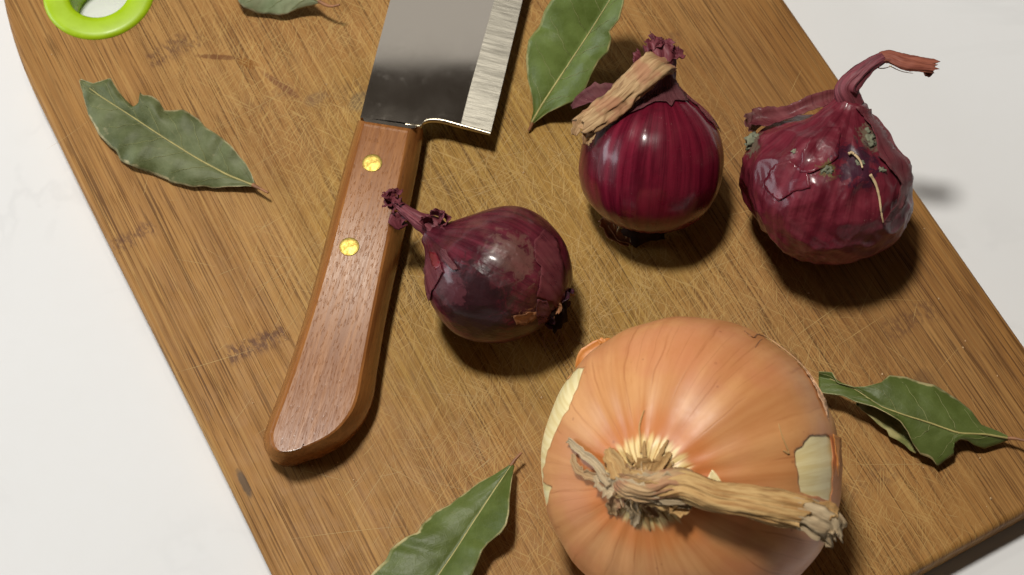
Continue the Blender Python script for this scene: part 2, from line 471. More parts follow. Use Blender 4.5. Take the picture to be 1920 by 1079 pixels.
def mat_leaf(name, col_a, col_b, rim, rough, veinc, spots=0.0):
    """uv: u along the leaf 0..1, v across 0..1 with the rib at 0.5"""
    t = NT(name)
    u, vv, _ = t.sep(t.uv())
    o = t.obj()
    ac = t.math('ABSOLUTE', t.math('SUBTRACT', vv, 0.5))
    n = t.noise(o, 0.09, 4, 0.6)
    c = t.mix(t.ramp(n, 0.32, 0.68), C(*col_a), C(*col_b))
    # net of tiny veins
    net = t.ramp(t.voro(t.vmath('ADD', o, t.vmath('SCALE', t.noise(o, 0.3, 2, out=1), scale=1.5)), 0.55, 'DISTANCE_TO_EDGE'), 0.0, 0.10, 1, 0)
    c = t.mix(t.math('MULTIPLY', net, 0.08), c, C(*veinc))
    sv = t.math('ADD', t.math('MULTIPLY', u, 30.0), t.math('MULTIPLY', ac, -17.0))
    sv = t.math('ADD', sv, t.math('MULTIPLY', t.noise(o, 0.12, 2), 2.2))
    fine = t.math('MULTIPLY', t.ramp(t.math('ABSOLUTE', t.math('SINE', sv)), 0.0, 0.14, 1, 0), t.ramp(ac, 0.05, 0.40, 1, 0.1))
    c = t.mix(t.math('MULTIPLY', fine, 0.22), c, C(*veinc))
    edge = t.math('ADD', ac, t.math('MULTIPLY', t.math('SUBTRACT', t.noise(o, 0.35, 3), 0.5), 0.055))
    c = t.mix(t.math('MULTIPLY', t.ramp(edge, 0.462, 0.487, 0, 0.9), t.ramp(t.noise(o, 0.16, 3), 0.38, 0.60, 0.25, 1.0)), c, C(*rim))
    if spots:
        c = t.mix(t.ramp(t.noise(o, 0.14, 3, 0.7), 0.62, 0.74, 0, spots), c, C(rim[0] * .8, rim[1] * .8, rim[2] * .8))
    h = t.math('ADD', t.math('MULTIPLY', t.math('MAXIMUM', net, fine), 0.15), t.math('MULTIPLY', t.noise(o, 0.25, 3), 1.2))
    return t.done(c, rough, t.bump(h, 0.35, 0.35), Specular_IOR_Level=0.28)

M = dict(
    counter=mat_counter(), board=mat_board(), handle=mat_handle(), blade=mat_blade(), bevel=mat_bevel(), brass=mat_brass(),
    green=mat_simple('green_silicone', (0.33, 0.50, 0.004), 0.42, 0.05, 0.2, 0.05),
    red_small=mat_red('red_onion_dark', (0.052, 0.007, 0.014), (0.120, 0.018, 0.032), (0.19, 0.085, 0.075), 0.36, 0.35, 0.55, 0.14, 0.22),
    red_gloss=mat_red('red_onion_glossy', (0.070, 0.0025, 0.010), (0.145, 0.008, 0.022), (0.18, 0.04, 0.045), 0.30, 0.26, 0.14, 0.0, 0.38),
    red_paper=mat_red('red_onion_papery', (0.092, 0.009, 0.019), (0.160, 0.024, 0.040), (0.25, 0.105, 0.10), 0.30, 0.25, 0.38, 0.32, 0.30),
    skin_paper=mat_red('red_onion_loose_skin', (0.10, 0.016, 0.024), (0.175, 0.042, 0.050), (0.26, 0.13, 0.115), 0.48, 0.35, 0.45, 0.08, 0.05, alpha=0.82),
    skin_dusty=mat_red('red_onion_dusty_skin', (0.105, 0.028, 0.034), (0.175, 0.060, 0.066), (0.27, 0.15, 0.135), 0.62, 0.45, 0.6, 0.0, 0.0, alpha=0.8),
    skin_black=mat_red('red_onion_blackened_skin', (0.022, 0.007, 0.012), (0.055, 0.013, 0.024), (0.17, 0.075, 0.085), 0.42, 0.7, 0.35, 0.10, 0.1, (0.012, 0.006, 0.009)),
    skin_brown=mat_simple('brown_skin_flake', (0.26, 0.115, 0.05), 0.5, 0.35, 0.3, 0.3),
    skin_deep=mat_simple('deep_red_skin', (0.13, 0.006, 0.012), 0.35, 0.25, 0.2, 0.15),
    mold=mat_simple('grey_green_mould', (0.16, 0.165, 0.11), 0.9, 0.35, 0.5, 0.8, 1.5),
    char=mat_simple('dark_root', (0.016, 0.009, 0.007), 0.9, 0.5, 0.3, 0.8, 0.8, Specular_IOR_Level=0.05),
    yellow=mat_yellow(), flesh=mat_flesh(),
    tan=mat_fibre('tan_stalk', (0.27, 0.150, 0.066), (0.49, 0.33, 0.170), (0.155, 0.072, 0.03), (0.34, 0.15, 0.08)),
    straw=mat_fibre('straw_stalk', (0.33, 0.172, 0.058), (0.54, 0.355, 0.150), (0.165, 0.075, 0.024)),
    straw_grey=mat_fibre('grey_straw', (0.33, 0.235, 0.135), (0.54, 0.42, 0.26), (0.11, 0.085, 0.04)),
    wine=mat_fibre('wine_stalk', (0.10, 0.018, 0.026), (0.20, 0.050, 0.062), (0.045, 0.010, 0.016), None, 0.5),
    wine_tip=mat_fibre('wine_stalk_tip', (0.17, 0.045, 0.030), (0.32, 0.105, 0.065), (0.07, 0.018, 0.014), None, 0.55),
    thread=mat_simple('pale_root_thread', (0.55, 0.40, 0.22), 0.7, 0.2, 0.4, 0.2),
    crumb=mat_simple('crumb', (0.62, 0.42, 0.22), 0.8, 0.2, 0.5, 0.3),
    scratch=mat_simple('cut_mark', (0.42, 0.268, 0.085), 0.6, 0.15, 0.2, 0.0),
    vein=mat_simple('leaf_vein', (0.19, 0.20, 0.07), 0.55, 0.15, 0.3, 0.1),
    rib=mat_simple('leaf_rib', (0.36, 0.31, 0.11), 0.55, 0.15, 0.3, 0.2),
    stem=mat_simple('leaf_stem', (0.26, 0.115, 0.05), 0.6, 0.3, 0.3, 0.3),
    leaf_gray=mat_leaf('leaf_greygreen', (0.062, 0.076, 0.022), (0.130, 0.150, 0.066), (0.48, 0.41, 0.23), 0.55, (0.22, 0.21, 0.10), 0.35),
    leaf_pale=mat_leaf('leaf_pale_underside', (0.16, 0.20, 0.10), (0.26, 0.29, 0.17), (0.50, 0.45, 0.28), 0.6, (0.32, 0.30, 0.16)),
    leaf_green=mat_leaf('leaf_green', (0.075, 0.105, 0.018), (0.115, 0.158, 0.036), (0.40, 0.35, 0.15), 0.42, (0.16, 0.19, 0.06)),
    leaf_deep=mat_leaf('leaf_deep_green', (0.062, 0.085, 0.015), (0.098, 0.130, 0.032), (0.44, 0.37, 0.18), 0.45, (0.15, 0.175, 0.055), 0.10),
)


# ------------------------------------------------------------------ counter
BT = 16.0                                        # thickness of the board
o = mk('countertop', [(-900, -700, -BT), (900, -700, -BT), (900, 900, -BT), (-900, 900, -BT)], [(0, 1, 2, 3)], M['counter'], smooth=False)
tag(o, 'white stone kitchen countertop under the chopping board', None, None, 'structure')

# ------------------------------------------------------------------ chopping board
BA = math.radians(28)
BM = Matrix.Rotation(BA, 4, 'Z')                 # board frame: x across, y along the grain
def board_outline():
    pts = []
    def arc(cx, cy, r, a0, a1, n=12):
        for k in range(n + 1):
            a = math.radians(a0 + (a1 - a0) * k / n)
            pts.append((cx + r * math.cos(a), cy + r * math.sin(a)))
    arc(145.5 - 16, -150.5 + 16, 16, -90, 0)
    for yv in np.linspace(-110, 140, 10): pts.append((145.5 + 0.5 * math.sin(yv / 60), yv))
    for yv in np.linspace(150, 222, 8): pts.append((145.5 - (yv - 150) ** 2 / 420, yv))
    arc(145.5 - 15.5 - 22, 226, 21, 10, 90)
    arc(-117.5 + 15.5 + 22, 226, 21, 90, 170)
    for yv in np.linspace(222, 150, 12): pts.append((-117.5 + (yv - 150) ** 2 / 420, yv))
    for yv in np.linspace(140, -125, 12): pts.append((-116.9 + 0.6 * math.sin(yv / 45 + 2), yv))
    arc(-117 + 16, -150.5 + 16, 16, 180, 270)
    return pts
outl = board_outline()
HOLE_C = BM.inverted() @ P(186, -14, 0)
HOLE_R = 17.5
def inset(poly, d):
    n = len(poly); out = []
    for i in range(n):
        a, b = Vector(poly[i - 1]), Vector(poly[(i + 1) % n])
        t = (b - a).normalized()
        nrm = Vector((-t.y, t.x))
        out.append(Vector(poly[i]) + nrm * d)
    return out
def board_bm():
    bm = bmesh.new()
    r = 2.6
    levels = []
    for k in range(6):
        a = math.pi / 2 * k / 5
        levels.append((r * (1 - math.sin(a)), -r * (1 - math.cos(a))))
    levels += [(0.0, -BT + 1.6)]
    for k in range(1, 5):
        a = math.pi / 2 * k / 4
        levels.append((1.6 * (1 - math.cos(a)), -BT + 1.6 - 1.6 * math.sin(a) + 0.1))
    rings = []
    for d, zz in levels:
        rings.append([bm.verts.new((p.x, p.y, zz)) for p in inset(outl, d)])
    n = len(outl)
    for A, B in zip(rings, rings[1:]):
        for i in range(n):
            bm.faces.new((A[i], B[i], B[(i + 1) % n], A[(i + 1) % n]))
    hr = []
    for zz in (0.0, levels[-1][1]):
        hr.append([bm.verts.new((HOLE_C.x + HOLE_R * math.cos(2 * math.pi * k / 40), HOLE_C.y + HOLE_R * math.sin(2 * math.pi * k / 40), zz)) for k in range(40)])
    for k in range(40):
        j = (k + 1) % 40
        bm.faces.new((hr[0][k], hr[0][j], hr[1][j], hr[1][k]))
    def cap(a, b):
        es = []
        for L in (a, b):
            for i in range(len(L)):
                e = bm.edges.get((L[i], L[(i + 1) % len(L)])) or bm.edges.new((L[i], L[(i + 1) % len(L)]))
                es.append(e)
        bmesh.ops.triangle_fill(bm, edges=es, use_beauty=True, use_dissolve=False)
    cap(rings[0], hr[0]); cap(rings[-1], hr[1])
    bmesh.ops.recalc_face_normals(bm, faces=bm.faces)
    return bm
bcorner = BM @ Vector((14, 30, -BT))
board = empty('chopping_board', bcorner, 'scratched brown bamboo chopping board on the white countertop', 'chopping board')
base_bm = board_bm()
cuts = [-130, -98.5, -76, -53, -31, -8, 14.2, 37, 59, 82, 104, 126, 160]
gaps = [0, .05, .06, .04, .05, .05, .16, .05, .06, .05, .09, .06, 0]
for i in range(12):
    bm = base_bm.copy()
    a, b = cuts[i] + gaps[i] / 2, cuts[i + 1] - gaps[i + 1] / 2
    for xx, cl in ((a, dict(clear_inner=True)), (b, dict(clear_outer=True))):
        geom = bm.verts[:] + bm.edges[:] + bm.faces[:]
        res = bmesh.ops.bisect_plane(bm, geom=geom, plane_co=(xx, 0, 0), plane_no=(1, 0, 0), dist=1e-5, **cl)
        es = [e for e in res['geom_cut'] if isinstance(e, bmesh.types.BMEdge)]
        if es: bmesh.ops.edgeloop_fill(bm, edges=es)
    me_v = [tuple(v.co) for v in bm.verts]
    bm.verts.index_update()
    me_f = [[v.index for v in f.verts] for f in bm.faces]
    s = mk('strip', me_v, me_f, M['board'], board, BM, angle=28)
    bm.free()
base_bm.free()

# knife marks on the board, one mass of fine pale cuts
sv, sf = [], []
def cut_mark(x, y, ang, L, w, z, bend=0.0):
    n = 5
    b0 = len(sv)
    for k in range(n):
        q = k / (n - 1) - 0.5
        cx = x + math.cos(ang) * q * L - math.sin(ang) * bend * L * (q * q)
        cy = y + math.sin(ang) * q * L + math.cos(ang) * bend * L * (q * q)
        ww = w * (0.25 + 0.75 * (1 - (2 * q) ** 2)) / 2
        nx, ny = -math.sin(ang) * ww, math.cos(ang) * ww
        sv.append((cx + nx, cy + ny, z)); sv.append((cx - nx, cy - ny, z))
    for k in range(n - 1):
        sf.append((b0 + 2 * k, b0 + 2 * k + 1, b0 + 2 * k + 3, b0 + 2 * k + 2))
for k in range(2100):
    x = random.gauss(12, 48); y = random.gauss(-5, 70)
    if not (-112 < x < 141 and -146 < y < 190): continue
    dens = 0.5 + nz(x * 0.03, y * 0.03, 5)
    if random.random() > dens * dens * 2.6: continue
    base = random.choice((0.1, 0.35, 0.35, 0.6, 0.6, 0.85, 2.3, 1.2, -0.4))
    cut_mark(x, y, base + random.gauss(0, 0.14), random.choice((4, 6, 9, 13, 20, 30)) * random.uniform(0.6, 1.3),
             random.uniform(0.05, 0.14), 0.012 + 0.03 * k / 2100, random.uniform(-0.08, 0.08))
for (u0, v0, u1, v1, w) in ((330, 700, 480, 655, .25), (470, 545, 560, 500, .2), (400, 520, 450, 500, .2), (1400, 480, 1500, 380, .25), (1290, 520, 1420, 470, .22),
                            (1480, 640, 1590, 560, .3), (1560, 655, 1660, 590, .22), (540, 1010, 760, 985, .22), (560, 880, 660, 905, .2), (1340, 330, 1420, 250, .2),
                            (390, 250, 560, 160, .2), (450, 330, 560, 260, .2), (1090, 560, 1180, 540, .25), (1100, 600, 1210, 575, .25), (1650, 640, 1720, 690, .15), (1800, 870, 1590, 872, .2)):
    a, b = BM.inverted() @ P(u0, v0), BM.inverted() @ P(u1, v1)
    d = b - a
    cut_mark((a.x + b.x) / 2, (a.y + b.y) / 2, math.atan2(d.y, d.x), d.length, w * 0.65, 0.05, random.uniform(-.05, .05))
o = mk('knife_marks', sv, sf, M['scratch'], board, BM, smooth=False)
o['kind'] = 'stuff'

# green grommet in the hanging hole
gp = BM @ Vector((HOLE_C.x, HOLE_C.y, -BT))
prof = [(11.2, -BT + .3), (11.2, -1.0), (11.5, 0.6), (12.3, 1.35), (14, 1.6), (18.6, 1.6), (20.0, 1.3), (20.8, 0.55), (20.9, 0.02), (17.45, 0.02), (17.45, -BT + .3)]
gv, gf = [], []
NS = 72
for k in range(NS):
    a = 2 * math.pi * k / NS
    for r_, z_ in prof: gv.append((r_ * math.cos(a), r_ * math.sin(a), z_))
npf = len(prof)
for k in range(NS):
    j = (k + 1) % NS
    for i in range(npf):
        l = (i + 1) % npf
        gf.append((k * npf + i, j * npf + i, j * npf + l, k * npf + l))
mk('grommet', gv, gf, M['green'], board, Matrix.Translation((HOLE_C.x and (BM @ Vector((HOLE_C.x, HOLE_C.y, 0))))), angle=50)['label'] = 'bright lime green ring lining the hanging hole'

# ------------------------------------------------------------------ knife
kroot = P(640, 560, 0)
knife = empty('kitchen_knife', kroot, 'broad steel knife with brown wooden handle and two brass rivets', 'knife')
top_px = [(682, 229), (655, 330), (605, 520), (556, 680), (517, 788), (509, 815), (513, 838), (530, 848), (573, 838), (620, 815), (650, 785), (668, 750), (680, 690), (699, 590), (735, 410), (752, 320), (766, 243)]
out_px = [(671, 226), (641, 330), (590, 530), (541, 690), (499, 802), (494, 828), (503, 852), (527, 864), (585, 853), (640, 827), (677, 790), (698, 745), (707, 690), (724, 590), (758, 430), (780, 320), (793, 242)]
NH = 17
def handle_h(v): return 16.8 + (v - 230) / 610 * 2.6     # the handle thickens towards its butt
top = [P(u, v, handle_h(v)) for u, v in top_px]
mid = [P(u, v, 9.5) for u, v in out_px]
cen = sum(mid, Vector()) / len(mid)
axis = (P(725, 232, 14) - P(560, 800, 14)); axis.z = 0; axis.normalize()
KA = math.atan2(-axis.x, axis.y)
KM = Matrix.Translation((cen.x, cen.y, 0)) @ Matrix.Rotation(KA, 4, 'Z')
KI = KM.inverted()
def loop(pts):
    # keep the two corners at the blade end sharp
    body = catmull([tuple(KI @ p) for p in pts], 97)
    return body
lt, lm = loop(top), loop(mid)
def toward(l, k, z=None, dz=0.0):
    c = np.mean(l, axis=0)
    out = []
    for p in l:
        d = p[:2] - np.array([c[0], np.clip(p[1], c[1] - 40, c[1] + 50)])
        L = np.linalg.norm(d)
        q = p[:2] - d / L * k
        out.append(np.array([q[0], q[1], p[2] + dz if z is None else z]))
    return out
def lerp(a, b, f, dz=0.0): return [x * (1 - f) + y * f + np.array([0, 0, dz]) for x, y in zip(a, b)]
rings = [toward(lm, 3.2, 0.15), toward(lm, 1.2, 1.6), toward(lm, 0.15, 5.0), lm, lerp(lm, lt, 0.45, 0.55), lerp(lm, lt, 0.82, 0.55), lerp(lm, lt, 0.95, 0.12), toward(lt, 0.7, None, 0.0), toward(lt, 1.6, None, 0.0)]
hv = [tuple(p) for r_ in rings for p in r_]
nl = len(lt)
hf = grid_faces(len(rings), nl, True)
hf.append(tuple(range(nl))[::-1])
hf.append(tuple(range((len(rings) - 1) * nl, len(rings) * nl)))
ho = mk('handle', hv, hf, M['handle'], knife, KM, angle=35)
for pl in ho.data.polygons:
    if len(pl.vertices) > 4 or pl.index >= (len(rings) - 2) * nl: pl.use_smooth = False
# thin metal strip added for the bright line where blade meets handle
def boxlike(pts_bottom, pts_top):
    n = len(pts_bottom)
    v = [tuple(p) for p in pts_bottom] + [tuple(p) for p in pts_top]
    f = [tuple(range(n))[::-1], tuple(range(n, 2 * n))] + [(i, (i + 1) % n, n + (i + 1) % n, n + i) for i in range(n)]
    return v, f
c4 = [(679, 222), (682, 228.5), (768, 241.5), (789, 239), (790, 235.5), (768, 234)]
cv, cf = boxlike([KI @ P(u, v, 4) for u, v in c4], [KI @ P(u, v, 16.3) for u, v in [(680, 221), (683, 228), (768, 241), (778, 240), (778, 236), (768, 234.5)]])
mk('collar', cv, cf, M['blade'], knife, KM, smooth=False)
# rivets
for (u, v) in ((698, 306), (655, 463)):
    c_ = P(u, v, handle_h(v) + 0.1)
    rv, rf = [], []
    for i, (rr, zz) in enumerate(((3.45, -0.8), (3.45, 0.06), (3.3, 0.14), (2.2, 0.19), (1.1, 0.21))):
        for k in range(32):
            a = 2 * math.pi * k / 32
            rv.append((rr * math.cos(a), rr * math.sin(a), zz))
    rf = grid_faces(5, 32, True)
    rv.append((0, 0, 0.22))
    rf += [(4 * 32 + k, 4 * 32 + (k + 1) % 32, 160) for k in range(32)]
    mk('rivet', rv, rf, M['brass'], knife, Matrix.Translation(c_))
# blade: outline stations along the blade, each with spine, bevel line, edge
BZ = 10.5
def ext(p, q, f): return (q[0] + (q[0] - p[0]) * f, q[1] + (q[1] - p[1]) * f)
spine = [(676, 224), (690, 166), (712, 80), (733, 0), (760, -105), (800, -258), (832, -380), (850, -450)]
bevel = [(866, 228), (882, 166), (906, 80), (928, 0), (957, -105), (1000, -258), (1020, -370), (1005, -440)]
edge = [(920, 249), (941, 163), (962, 75), (980, 0), (1006, -105), (1042, -258), (1046, -380), (1010, -458)]
heel = catmull([(676, 224), (735, 230), (786, 237), (794, 230), (806, 225), (830, 226), (868, 236), (920, 249)], 40)
NB = 46
S_, V_, E_ = resample(spine, NB), resample(bevel, NB), resample(edge, NB)
hsp = int(np.argmin([abs(p[0] - 867) for p in heel]))
HROW = np.vstack([resample(heel[:hsp + 1], 18), resample(heel[hsp:], 9)[1:]])
def blade_mesh():
    NCR = 26
    tops, bots = [], []
    for i in range(NB):
        f = i / (NB - 1)
        if i == 0:
            row = HROW
        else:
            row = resample([S_[i], V_[i]], NCR - 8)
            row = np.vstack([row, resample([V_[i], E_[i]], 9)[1:]])
            fade = max(0.0, 1 - i / 5)
            if fade > 0:
                h0 = HROW
                line = np.vstack([resample([S_[0], V_[0]], NCR - 8), resample([V_[0], E_[0]], 9)[1:]])
                row = row + (h0 - line) * fade * fade
        tops.append(row)
    return tops
rows = blade_mesh()
def thick(j, NCR=26):
    # half-thickness above mid-plane across the blade
    f = j / (NCR - 1)
    fb = (NCR - 9) / (NCR - 1)
    return 1.15 if f <= fb else 1.15 * (1 - (f - fb) / (1 - fb) * 0.92)
NCR = 26
bv, bf = [], []
for sgn in (1, -1):
    for i, row in enumerate(rows):
        for j in range(NCR):
            hh = BZ + sgn * thick(j)
            p = KI @ P(row[j][0], row[j][1], BZ)
            bv.append((p.x, p.y, hh))
nn = NB * NCR
topf, bevf = [], []
for i in range(NB - 1):
    for j in range(NCR - 1):
        a, b, c_, d = i * NCR + j, i * NCR + j + 1, (i + 1) * NCR + j + 1, (i + 1) * NCR + j
        (topf if j < NCR - 9 else bevf).append((a, b, c_, d))
        topf.append((nn + a, nn + d, nn + c_, nn + b))
    topf.append((i * NCR, (i + 1) * NCR, nn + (i + 1) * NCR, nn + i * NCR))
    e = NCR - 1
    topf.append((i * NCR + e, nn + i * NCR + e, nn + (i + 1) * NCR + e, (i + 1) * NCR + e))
for j in range(NCR - 1):
    topf.append((j, nn + j, nn + j + 1, j + 1))
    q = (NB - 1) * NCR
    topf.append((q + j, q + j + 1, nn + q + j + 1, nn + q + j))
bl = mk('blade', bv, topf, M['blade'], knife, KM, angle=20)
used = sorted({k for f in bevf for k in f})
mp = {k: i for i, k in enumerate(used)}
mk('cutting_bevel', [bv[k] for k in used], [tuple(mp[k] for k in f) for f in bevf], M['bevel'], bl, KM, angle=20)
# rounded polished choil that closes the heel of the blade
hp = resample(heel, 60)[20:]
tv, tf = [], []
for i, (u, v) in enumerate(hp):
    for k in range(10):
        a = 2 * math.pi * k / 10
        p = KI @ P(u, v, BZ)
        tv.append((p.x, p.y - 0.35 + 0.75 * math.cos(a), BZ + (1.15 - 0.55 * max(0, (i - 28) / 12)) * math.sin(a)))
tf = grid_faces(len(hp), 10, True)
mk('heel_edge', tv, tf, mat_simple('polished_heel', (0.60, 0.54, 0.42), 0.30, 0.08, 0.2, 0.0, 1.0, Metallic=1.0), bl, KM)

# ------------------------------------------------------------------ bulbs
def fbm_np(p, freq, seed, n=5):
    """smooth pseudo-noise for arrays of points (sum of skewed sines)"""
    g = np.random.default_rng(seed)
    out = np.zeros(len(p))
    for k in range(n * 3):
        d = g.normal(size=3); d /= np.linalg.norm(d)
        f = freq * g.uniform(0.6, 1.7)
        out += np.sin(p @ d * f + g.uniform(0, 6.28)) / (n * 3) ** 0.5
    return out

class Bulb:
    def __init__(s, name, label, cat, group, cpx, rpx, axis, prof, lump=0.02, seed=1, nth=220, nt=150, crease=None, squash=(1, 1), roll=0.0, push=()):
        a = Vector(axis).normalized()
        ref = Vector((1, 0, 0)) if abs(a.x) < 0.8 else Vector((0, 1, 0))
        x = (ref - a * ref.dot(a)).normalized()
        y = a.cross(x)
        R3 = Matrix((x, y, a)).transposed()
        s.rot = R3.to_4x4() @ Matrix.Rotation(roll, 4, 'Z')
        Rt = s.rot.to_3x3().transposed()
        s.push = [(np.array(Rt @ Vector(d).normalized()), w, k) for d, w, k in push]
        # size from the distance of a first guess of the centre
        pr = np.array(catmull(prof, nt))
        s.nt, s.nth = nt, nth
        s.lump, s.seed, s.crease, s.squash = lump, seed, crease, squash
        R = rpx / PX_MM
        for _ in range(3):
            g = s.grid(pr, R)
            w = g @ np.array(s.rot.to_3x3()).T
            h = -w[:, 2].min() - 0.15
            c = P(cpx[0], cpx[1], h)
            R = rpx * mm_px(c)
        g = s.grid(pr, R)
        w = g @ np.array(s.rot.to_3x3()).T
        h = -w[:, 2].min() - 0.15
        c = P(cpx[0], cpx[1], h)
        s.R, s.c, s.pr, s.local = R, c, pr, g
        s.M = Matrix.Translation(c) @ s.rot
        s.world = w + np.array(c)
        s.faces = grid_faces(nt, nth, True)
        i0 = len(g)
        s.faces.append(tuple(range(nth))[::-1])
        s.faces.append(tuple(range((nt - 1) * nth, nt * nth)))
        s.root = empty(name, (c.x, c.y, 0), label, cat, group)
        s.bvh = BVHTree.FromPolygons([Vector(p) for p in s.world], s.faces)
        s.MI = s.M.inverted()
    def grid(s, pr, R):
        th = np.linspace(0, 2 * np.pi, s.nth, endpoint=False)
        r = np.maximum(pr[:, 1], 0.002) * R
        X = r[:, None] * np.cos(th) * s.squash[0]; Y = r[:, None] * np.sin(th) * s.squash[1]
        Z = np.repeat(pr[:, 0][:, None] * R, s.nth, 1)
        p = np.stack([X, Y, Z], -1).reshape(-1, 3)
        unit = p / R
        fade = np.clip(np.repeat(pr[:, 1], s.nth) * 2.5, 0, 1)
        d = s.lump * fbm_np(unit, 3.0, s.seed) + 0.35 * s.lump * fbm_np(unit, 8.0, s.seed + 5)
        tt = np.tile(th, s.nt)
        d += 0.0035 * np.sin(tt * 17 + 2 * np.sin(tt * 3)) * fade
        if s.crease: d += s.crease(unit, tt)
        n = p.copy(); n[:, 2] *= 0.7
        un = unit / np.maximum(np.linalg.norm(unit, axis=1), 1e-6)[:, None]
        for dv, w, k in s.push:
            d = d + k * np.exp(-((1 - un @ dv) / (w * w)))
        n /= np.maximum(np.linalg.norm(n, axis=1), 1e-6)[:, None]
        return p + n * (d * R * fade)[:, None]
    def body(s, mat, name='bulb', cut=None, faces=None, pts=None):
        return mk(name, s.local if pts is None else pts, s.faces if faces is None else faces, mat, s.root, s.M)
    def pt(s, z, off=0):
        """point on the axis, z in radii"""
        return s.M @ Vector((0, 0, z * s.R))
    def hit(s, u, v):
        d = (P(u, v, -20) - CPOS).normalized()
        loc, nrm, idx, dist = s.bvh.ray_cast(CPOS, d)
        if loc is None:
            best = s.bvh.find_nearest(CPOS + d * ((s.c - CPOS).dot(d)))
            loc, nrm = best[0], best[1]
        if nrm.dot(loc - s.c) < 0: nrm = -nrm
        return loc, nrm
    def patch(s, name, poly, mat, off=0.25, lift=0.0, fall=10.0, jag=2.0, step=5.0, thick=0.10, label=None, lift_dir=None, wav=0.0, seed=0, parent=None):
        """loose layer of skin lying on the bulb: outline given where it is seen in the photo"""
        pts = []
        n = len(poly)
        for i in range(n):
            a, b = np.array(poly[i], float), np.array(poly[(i + 1) % n], float)
            L = np.linalg.norm(b - a)
            m = max(1, int(L / step))
            nr = np.array([-(b - a)[1], (b - a)[0]]) / max(L, 1e-6)
            for k in range(m):
                q = a + (b - a) * k / m
                j = jag * (nz(q[0] * 0.07 + seed, q[1] * 0.07, seed) * 1.3 + nz(q[0] * 0.3, q[1] * 0.3, seed) * 0.7)
                pts.append(q + nr * j)
        nb = len(pts)
        P2 = np.array(pts)
        lo, hi = P2.min(0), P2.max(0)
        inner = []
        for x in np.arange(lo[0], hi[0], step):
            for y in np.arange(lo[1], hi[1], step):
                inner.append((x + random.uniform(-.2, .2) * step, y + random.uniform(-.2, .2) * step))
        inner = [q for q in inner if inside(P2, q) and np.min(np.linalg.norm(P2 - np.array(q), axis=1)) > step * 0.55]
        allp = [Vector(q) for q in pts] + [Vector(q) for q in inner]
        vs, es, fs, *_ = delaunay_2d_cdt(allp, [(i, (i + 1) % nb) for i in range(nb)], [list(range(nb))], 1, 1e-4)
        out = []
        for q in vs:
            loc, nrm = s.hit(q.x, q.y)
            de = float(np.min(np.linalg.norm(P2 - np.array((q.x, q.y)), axis=1)))
            f = math.exp(-de / fall)
            lf = lift(q.x, q.y) if callable(lift) else lift
            d = off + lf * f + wav * nz(q.x * 0.035 + seed, q.y * 0.035, seed + 3)
            out.append(s.MI @ (loc + nrm * max(d * 0.75, 0.06)))
        o = mk(name, out, fs, mat, parent or s.root, s.M, solid=thick, off=1.0)
        if label: o['label'] = label
        return o

def inside(poly, q):
    x, y = q
    c = False
    n = len(poly)
    j = n - 1
    for i in range(n):
        xi, yi = poly[i]; xj, yj = poly[j]
        if (yi > y) != (yj > y) and x < (xj - xi) * (y - yi) / (yj - yi) + xi: c = not c
        j = i
    return c

def stalk(name, root, path, widths, mat, flat=0.6, ridges=7, ridge=0.18, fray=3.0, seed=1, nseg=60, nth=40, twist=0.0, up=Vector((0, 0, 1)), crumple=0.0, cap=True, label=None):
    """dry stalk along 3-D points; widths are full widths in mm"""
    pts = [Vector(p) for p in catmull([tuple(p) for p in path], nseg)]
    W = np.interp(np.linspace(0, 1, nseg), np.linspace(0, 1, len(widths)), widths)
    org = pworld(root).translation / MM
    v, uv = [], []
    acc = 0.0
    for i, p in enumerate(pts):
        t = (pts[min(i + 1, nseg - 1)] - pts[max(i - 1, 0)]).normalized()
        side = t.cross(up)
        side = side.normalized() if side.length > 1e-4 else Vector((1, 0, 0))
        nrm = side.cross(t)
        if i: acc += (pts[i] - pts[i - 1]).length
        f = i / (nseg - 1)
        for k in range(nth + 1):
            a = 2 * math.pi * (k % nth) / nth
            rr = 1 + ridge * (nz(math.cos(a) * ridges * .5 + seed, math.sin(a) * ridges * .5, acc * 0.045 + seed) + 0.6 * nz(math.cos(a) * ridges * 1.3, math.sin(a) * ridges * 1.3 + seed, acc * 0.08))
            rr += crumple * (0.28 - 1.1 * abs(nz(math.cos(a) * 1.8 + 9, math.sin(a) * 1.8 + seed, acc * 0.16))) - crumple * 0.5 * abs(nz(math.cos(a) * 3.6 + 9, math.sin(a) * 3.6 + seed, acc * 0.33))
            a2 = a + twist * f
            q = p + side * (math.cos(a2) * W[i] / 2 * rr) + nrm * (math.sin(a2) * W[i] / 2 * flat * rr)
            if i >= nseg - 4 and fray:
                q = q + t * (fray * (i - nseg + 5) / 4 * nz(math.cos(a) * 3.1 + seed * 3, math.sin(a) * 3.1, 2.2) * 1.6)
            v.append(q - org)
            uv.append((k / nth, acc))
    nc = nth + 1
    f = grid_faces(nseg, nc)
    if cap:
        b0 = len(v)
        tend = (pts[-1] - pts[-4]).normalized()
        v.append(pts[-1] - tend * 1.5 - org); uv.append((0.5, acc))
        f += [((nseg - 1) * nc + k, (nseg - 1) * nc + k + 1, b0) for k in range(nth)]
    o = mk(name, v, f, mat, root, Matrix.Translation(org), uv=uv)
    if label: o['label'] = label
    return o

